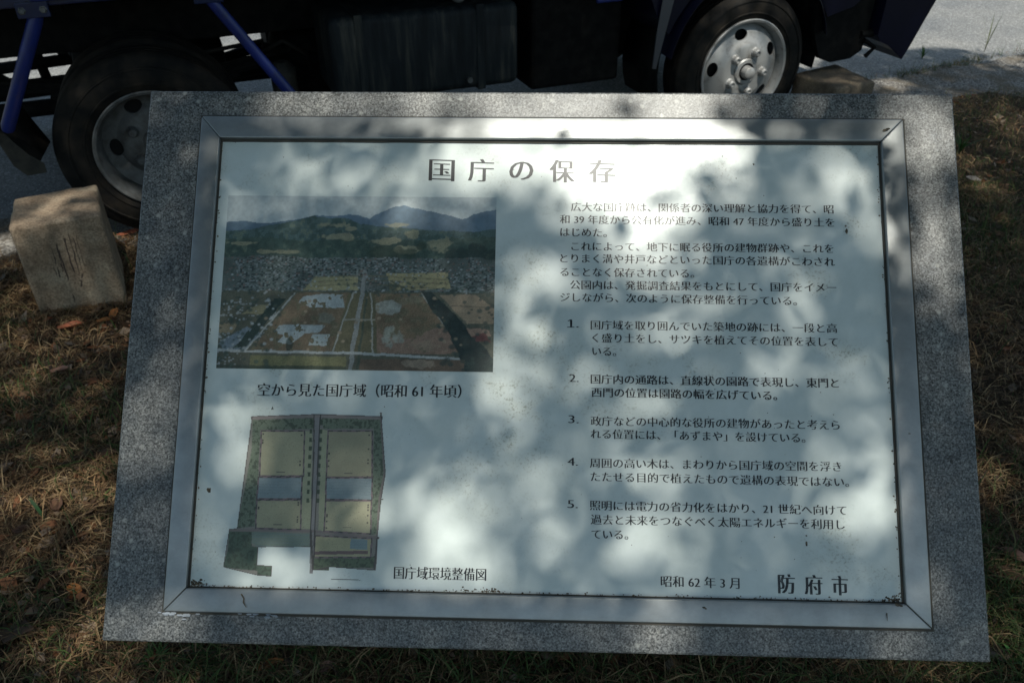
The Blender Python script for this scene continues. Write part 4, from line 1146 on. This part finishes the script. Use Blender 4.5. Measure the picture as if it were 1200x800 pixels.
LV = [((-1.53, 2.30), .085, .040, RED, 20, 'reddish brown curled dry leaf against the foot of the stone post'),
      ((-1.415, 2.385), .050, .030, OR, 80, 'bright orange dry leaf right of the stone post foot, upper of two'),
      ((-1.43, 2.335), .050, .026, OR, 10, 'orange dry leaf right of the stone post foot, lower of two'),
      ((-1.63, 2.345), .030, .022, RED, 50, 'small dark red leaf left of the curled leaf at the stone post'),
      ((-1.02, 1.19), .042, .024, OR, 160, 'orange dry leaf alone on thatch by the board lower left corner'),
      ((-1.44, 2.03), .060, .028, PK, 5, 'pale pinkish brown leaf lying in shade below the stone post'),
      ((-1.17, 1.44), .060, .032, BR, 120, 'dull brown leaf beside the tall green blade on the left'),
      ((-1.22, 1.355), .040, .024, BR, 40, 'small brown leaf below the tall green blade on the left'),
      ((-1.60, 3.00), .10, .028, RED, 12, 'reddish leaf lying behind the right edge of the stone post'),
      ((1.205, 1.265), .080, .038, PK, 130, 'large brown leaf right of the board lower right corner'),
      ((1.155, 1.215), .085, .034, BR, 150, 'dark grey brown leaf below the large brown leaf on the right'),
      ((1.045, 1.16), .050, .024, RED, 110, 'brown leaf tucked close to the board right edge near its corner'),
      ((2.14, 3.44), .080, .040, GY, 5, 'pale grey leaf on dark grass right of the board upper half'),
      ((1.62, 2.45), .060, .030, BR, 60, 'brown leaf in the shade right of the board middle'),
      ((-.52, .985), .075, .022, OR, 8, 'orange leaf under the board lower edge on the left'),
      ((-.40, .98), .050, .022, PK, 20, 'pinkish leaf under the board lower edge beside the orange leaf')]
for (p, L_, W_, (c0_, c1_), rot, lab) in LV:
    o = leaf_mesh('fallen_leaf', L_, W_, random.uniform(.25, .5), c0_, c1_)
    o.location = (p[0], p[1], float(undul(p[0], p[1])) + .022)
    o.rotation_euler = (R(random.uniform(-14, 14)), R(random.uniform(-14, 14)), R(rot))
    tag(o, lab, 'leaf', 'fallen dry leaves on the grass')

def weed(name, base, n, Ln, wd, spread, col_, label, cat='weed', lean=None):
    V, q3, q4, cs = [], [], [], []
    for k in range(n):
        a_ = random.uniform(0, 2 * math.pi) if lean is None else lean + random.gauss(0, .25)
        L_ = Ln * random.uniform(.65, 1.1); w_ = wd * random.uniform(.7, 1.2); sp_ = spread * random.uniform(.4, 1.2)
        d = Vector((math.cos(a_), math.sin(a_), 0)); s_ = Vector((-d.y, d.x, 0))
        b0_ = len(V); N = 5
        for i in range(N):
            t_ = i / (N - 1)
            c_ = d * (sp_ * L_ * t_ ** 1.5) + Vector((0, 0, L_ * (t_ - .35 * sp_ * t_ * t_)))
            hw = w_ * (.5 + 1.0 * t_) * (1 - t_ ** 3) + .0002
            V += [c_ - s_ * hw, c_ + s_ * hw]
            cs += [[x * random.uniform(.85, 1.1) for x in col_]] * 2
        for i in range(N - 1):
            q4.append((b0_ + 2 * i, b0_ + 2 * i + 1, b0_ + 2 * i + 3, b0_ + 2 * i + 2))
    o = colour_mesh(name, [tuple(v) for v in V], [np.array(q4)], np.array(cs), 'blade_colour', 'grass')
    o.location = (base[0], base[1], float(undul(base[0], base[1])) if base[1] < 4 else 0.0)
    return tag(o, label, cat)
weed('grass_stalk', (-1.185, 1.40), 2, .12, .0036, .75, (.035, .085, .035), 'tall single green grass blade standing left of the board', 'grass stalk', lean=2.4)
weed('weed', (-.77, 1.005), 14, .055, .0035, .9, (.05, .11, .028), 'bright green weed tuft under the board lower left corner')
weed('weed', (1.075, 1.01), 8, .045, .008, 1.1, (.07, .17, .05), 'small broad leaved green weed at the board lower right corner')
weed('weed', (3.29, 5.66), 5, .26, .0035, .25, (.10, .12, .05), 'thin upright weed stalk growing at the road edge')
weed('weed', (2.80, 5.52), 9, .10, .005, .9, (.05, .11, .03), 'small green weed on the road edge near the truck bumper')
weed('weed', (-.42, 1.02), 12, .075, .0022, .8, (.08, .15, .04), 'thin green grass tuft below the board lower edge')
weed('weed', (2.25, 3.80), 16, .12, .004, .9, (.035, .085, .025), 'dark green weed clump in shade right of the board')

# ------------------------------------------------------------------ the tree whose crown dapples the place with shade (stands behind the photographer)
LIT_SIGN=[
 (0.336,0.682,0.057,0.033,0.35), (0.476,0.683,0.063,0.037,0.8), (0.602,0.690,0.088,0.033,1.0), (0.703,0.691,0.094,0.042,1.3), (0.790,0.705,0.031,0.033,0.8), (0.321,0.677,0.028,0.029,0.5), (0.369,0.658,0.028,0.021,0.5), (0.255,0.691,0.036,0.029,0.45), (0.238,0.650,0.026,0.026,0.35), (0.407,0.616,0.025,0.023,0.45), (0.463,0.597,0.038,0.026,0.4), (0.229,0.544,0.038,0.038,0.15), (0.179,0.412,0.031,0.037,0.2), (0.308,0.469,0.037,0.025,0.2), (0.556,0.499,0.022,0.031,0.45), (0.576,0.431,0.024,0.027,0.7), (0.619,0.491,0.020,0.022,0.4), (0.715,0.644,0.050,0.028,1.0), (0.746,0.598,0.042,0.038,0.85), (0.756,0.611,0.031,0.026,0.8), (0.700,0.590,0.035,0.018,0.65), (0.769,0.567,0.027,0.020,0.65), (0.777,0.535,0.027,0.018,0.5), (0.728,0.511,0.032,0.015,0.5), (0.861,0.705,0.027,0.021,0.45), (0.888,0.662,0.027,0.018,0.4), (1.010,0.668,0.037,0.034,0.5), (1.036,0.639,0.029,0.026,0.45), (1.056,0.602,0.024,0.023,0.3), (0.983,0.537,0.030,0.037,0.25), (0.843,0.489,0.029,0.020,0.4), (0.759,0.433,0.036,0.017,0.5), (0.962,0.458,0.034,0.020,0.45), (0.979,0.423,0.031,0.017,0.5), (0.164,0.260,0.018,0.036,0.75), (0.146,0.130,0.018,0.039,0.7), (0.246,0.099,0.036,0.020,0.75), (0.233,0.272,0.030,0.024,0.25), (0.342,0.273,0.027,0.024,0.25), (0.342,0.167,0.030,0.023,0.4), (0.399,0.186,0.033,0.026,0.5), (0.461,0.147,0.040,0.037,0.95), (0.490,0.196,0.033,0.023,0.5), (0.436,0.115,0.033,0.023,0.6), (0.523,0.125,0.033,0.028,0.6), (0.560,0.194,0.031,0.025,0.6), (0.588,0.202,0.024,0.021,0.6), (0.486,0.366,0.036,0.019,0.3), (0.561,0.350,0.029,0.036,0.5), (0.321,0.337,0.041,0.017,0.3), (0.233,0.081,0.071,0.009,0.4), (0.585,0.089,0.070,0.009,0.3), (0.603,0.373,0.027,0.022,0.5), (0.714,0.361,0.036,0.017,0.45), (0.745,0.322,0.036,0.017,0.5), (0.997,0.357,0.028,0.022,0.55), (1.056,0.309,0.019,0.035,0.5), (0.640,0.272,0.019,0.029,0.5), (0.622,0.237,0.021,0.026,0.5), (0.714,0.243,0.035,0.019,0.35), (0.791,0.232,0.031,0.019,0.4), (0.980,0.248,0.030,0.019,0.35), (1.065,0.219,0.016,0.028,0.75), (1.046,0.181,0.023,0.020,0.85), (1.016,0.177,0.025,0.018,0.6), (0.726,0.129,0.040,0.027,0.7), (0.778,0.160,0.033,0.021,0.6), (0.798,0.123,0.032,0.020,0.45), (0.946,0.113,0.032,0.016,0.4), (1.029,0.103,0.030,0.016,0.4), (0.610,0.177,0.026,0.021,0.4), (0.593,0.138,0.026,0.021,0.35), (0.524,0.789,0.046,0.046,1.2), (0.601,0.789,0.051,0.046,1.4), (0.703,0.790,0.076,0.048,1.5), (0.804,0.790,0.050,0.043,1.3), (0.293,0.785,0.058,0.035,1.0), (0.396,0.786,0.051,0.035,1.0), (0.189,0.785,0.032,0.024,0.8), (0.500,0.743,0.076,0.013,0.6), (0.677,0.744,0.101,0.016,0.9), (0.853,0.745,0.050,0.013,0.7), (1.169,0.727,0.042,0.060,1.0), (1.167,0.591,0.039,0.050,0.9), (1.168,0.504,0.033,0.039,0.75), (0.069,0.416,0.017,0.037,0.6), (0.041,0.341,0.027,0.039,0.6), (0.024,0.286,0.030,0.038,0.7), (0.048,0.011,0.059,0.027,0.8), (0.747,0.016,0.057,0.026,0.75), (1.146,0.058,0.027,0.022,0.5), (0.330,0.017,0.070,0.009,0.45),]
LIT_GROUND=[
 (-1.22,1.48,0.11,0.13,0.5), (-1.34,1.68,0.10,0.06,0.25), (-1.29,1.91,0.08,0.06,0.25), (-1.77,2.45,0.06,0.09,0.35), (2.63,4.20,0.14,0.30,0.3), (2.29,3.73,0.08,0.12,0.3), (-1.52,2.00,0.11,0.09,0.3), (-1.31,1.87,0.08,0.07,0.2), (-1.46,2.23,0.12,0.08,0.35), (-1.24,1.38,0.07,0.08,0.35), (-1.07,1.32,0.06,0.06,0.3), (-0.94,1.08,0.08,0.06,0.4), (-1.70,2.26,0.07,0.08,0.3), (2.15,3.45,0.10,0.11,0.35), (2.65,4.48,0.14,0.23,0.25), (1.27,1.55,0.05,0.11,0.2), (1.02,1.09,0.05,0.05,0.35), (1.14,1.19,0.04,0.04,0.3), (0.86,0.98,0.05,0.02,0.4), (-2.11,2.93,0.06,0.09,0.9), (-1.62,3.02,0.04,0.10,0.4), (2.37,4.96,0.08,0.09,0.7), (3.37,5.45,0.12,0.14,0.7), (-0.55,0.99,0.11,0.02,0.15), (1.55,2.05,0.05,0.10,0.1), (-0.88,0.99,0.07,0.02,0.35),]
LIT_DARK=[(0.34, 0.691), (0.407, 0.692), (0.573, 0.631), (0.56, 0.56), (0.847, 0.663), (0.925, 0.679), (0.467, 0.778), (0.705, 0.773), (0.667, 0.784), (0.734, 0.782), (0.511, 0.264), (0.678, 0.185)]
sv = np.array(SUN)
RZ = R(-2.08); cr, sr_ = math.cos(RZ), math.sin(RZ)
def to_board(P):
    d = P - np.array([0.0332, 0.6403, 0.0])
    return np.stack([d[:, 0] * cr + d[:, 1] * sr_, -d[:, 0] * sr_ + d[:, 1] * cr, d[:, 2]], 1)
sb = to_board(sv[None] + np.array([0.0332, 0.6403, 0.0]))[0]
nB = np.array([0, -SA, CA])
def openness(G):
    """share of sunlight let through to the point of ground G by gaps in the crown"""
    n = len(G)
    T_ = np.full(n, .05)
    # where does the ray to G cross the board?
    L0 = to_board(G)
    den = sb @ nB
    k = ((np.array([0, 0, .591]) - L0) @ nB) / den
    H_ = L0 + k[:, None] * sb
    u = H_[:, 0] + .6; v = H_[:, 1] / CA
    on = (u > -.07) & (u < 1.27) & (v > -.06) & (v < .88)
    val = np.zeros(n)
    for (a_, b_, s1, s2, am) in LIT_SIGN:
        val = np.maximum(val, am * np.exp(-.5 * (((u - a_) / s1) ** 2 + ((v - b_) / s2) ** 2))) if am > .79 else val + am * .80 * np.exp(-.5 * (((u - a_) / s1) ** 2 + ((v - b_) / s2) ** 2)) * (1 - np.clip(val, 0, 1))
    for (a_, b_) in LIT_DARK:
        val *= 1 - .85 * np.exp(-.5 * (((u - a_) / .013) ** 2 + ((v - b_) / .012) ** 2))
    val = np.where(val > .8, val, np.clip(val - .06, 0, 1) * 1.05)
    T_[on] = np.clip(.035 + .93 * val[on], .035, 1.0)
    gv = np.zeros(n)
    for (a_, b_, s1, s2, am) in LIT_GROUND:
        gv = np.maximum(gv, min(1, am * 1.6) * np.exp(-.5 * (((G[:, 0] - a_) / s1 / 1.15) ** 2 + ((G[:, 1] - b_) / s2 / 1.15) ** 2)))
    T_[~on] = np.maximum(T_[~on], gv[~on])
    # a few raised things that catch sun: the front wheel, the left marker, the rear rim
    for (px, py, pz, rad, am) in LIT_SPOT:
        q = np.array([px, py, pz]); gx = q - sv * (pz / sv[2])
        d2 = ((G - gx)[:, :2] ** 2).sum(1)
        T_ = np.maximum(T_, np.where(on, 0, am * np.exp(-.5 * d2 / rad ** 2)))
    return T_
LIT_SPOT = [(1.17, 4.01, .42, .17, 1.0), (1.12, 3.95, .60, .10, .8), (-1.60, 2.57, .35, .15, .75), (-1.56, 2.42, .22, .10, .3), (-1.50, 2.44, .08, .06, .4), (1.72, 4.05, .3, .07, .5), (-1.43, 3.0, .16, .07, .5), (-1.52, 2.97, .62, .07, .25)]
tree = empty('shade_tree', (-3.4, -4.6, 0))
tag(tree, 'broad leafy shade tree behind the photographer, its crown spread over the board and truck', 'tree')
tl = Vector((-3.4, -4.6, 0))
bm = bmesh.new()
tube(bm, [(0, 0, -.2), (.05, .02, .5), (.0, .06, 2.0), (.12, .0, 3.6), (.1, .1, 5.6)], [.34, .27, .22, .19, .13], 20)
tk = obj('trunk', bm, 'bark', tree, smooth=True)
def limb(pts, r0, r1):
    b_ = bmesh.new(); n = len(pts)
    tube(b_, pts, [r0 + (r1 - r0) * i / (n - 1) for i in range(n)], 10)
    obj('limb', b_, 'bark', tree, smooth=True)
limb([(.1, .05, 4.0), (1.6, .5, 5.3), (3.6, .7, 6.4), (6.6, .5, 7.2), (9.0, .6, 7.3)], .12, .03)
limb([(.08, .05, 4.6), (-.6, 1.2, 5.8), (-1.0, 3.0, 6.8), (-1.2, 5.2, 7.3)], .10, .03)
limb([(.1, .05, 5.2), (1.0, -.8, 6.4), (2.4, -1.6, 7.4)], .09, .03)
limb([(.1, .1, 5.0), (-1.4, -.4, 6.4), (-2.6, -.8, 7.2)], .09, .03)
# leaves: dense where the photograph is shaded, open where the sun comes through
def crown(n, xr, yr, zr, leaf_len, od):
    g = np.stack([rng.uniform(*xr, n), rng.uniform(*yr, n), np.zeros(n)], 1)
    lim = 5.0 + .10 * g[:, 0] + .42 * np.clip((g[:, 0] - 1.6) / .8, 0, 1) + .12 * np.sin(3.1 * g[:, 0]) + .06 * np.sin(8.3 * g[:, 0] + 1)
    prob = np.clip(-np.log(openness(g)) / od, 0, 1)
    ok = (rng.random(n) < prob) & (g[:, 1] < lim)
    g = g[ok]; n = len(g)
    z = rng.uniform(*zr, n)
    c_ = g + sv[None] * (z / sv[2])[:, None]
    ax = rng.normal(size=(n, 3)); ax[:, 2] *= .45; ax /= np.linalg.norm(ax, axis=1)[:, None]
    nr = rng.normal(0, .45, (n, 3)) + sv; b_ = np.cross(nr, ax); b_ /= np.linalg.norm(b_, axis=1)[:, None]
    L_ = leaf_len * rng.uniform(.75, 1.25, n)[:, None]
    V = np.stack([c_ - ax * L_ / 2, c_ + b_ * L_ * .27, c_ + ax * L_ / 2, c_ - b_ * L_ * .27], 1).reshape(-1, 3)
    q = np.arange(n * 4).reshape(-1, 4)
    pal = np.array([(.05, .10, .025), (.07, .13, .03), (.04, .075, .02), (.09, .14, .04)])
    cs = pal[rng.integers(0, 4, n)] * rng.uniform(.8, 1.2, (n, 1))
    return V - np.array(tl), q, np.repeat(cs, 4, axis=0)
def area_n(xr, yr, L_, od): return int(1.3 * od * (xr[1] - xr[0]) * (yr[1] - yr[0]) / (.27 * L_ * L_ * .80))
cp = []
fx_, fy_ = (-1.0, 1.1), (.95, 2.05)
cp.append(crown(int(.78 * area_n(fx_, fy_, .050, 3.0)), fx_, fy_, (5.6, 8.0), .050, 3.0))
cp.append(crown(int(.16 * area_n(fx_, fy_, .046, 3.0)), fx_, fy_, (3.3, 4.6), .046, 3.0))
def outer(xr, yr, L_):
    return crown(area_n(xr, yr, L_, 3.0), xr, yr, (5.6, 8.6), L_, 3.0)
for xr, yr in (((-2.4, -1.0), (.3, 3.2)), ((1.1, 2.8), (.3, 5.9)), ((-1.0, 1.1), (2.05, 5.6)), ((-1.0, 1.1), (.3, .95)), ((-2.4, -1.0), (3.2, 5.6))):
    cp.append(outer(xr, yr, .08))
for xr, yr in (((-7, -2.4), (-2.5, 5.6)), ((2.8, 7.5), (-2.5, 6.2)), ((-2.4, 2.8), (-2.5, .3))):
    cp.append(outer(xr, yr, .13))
off = 0; V, Q, CC = [], [], []
for v, q, c_ in cp:
    V.append(v); Q.append(q + off); CC.append(c_); off += len(v)
colour_mesh('crown', np.concatenate(V), [np.concatenate(Q)], np.concatenate(CC), 'blade_colour', 'leaves', tree)
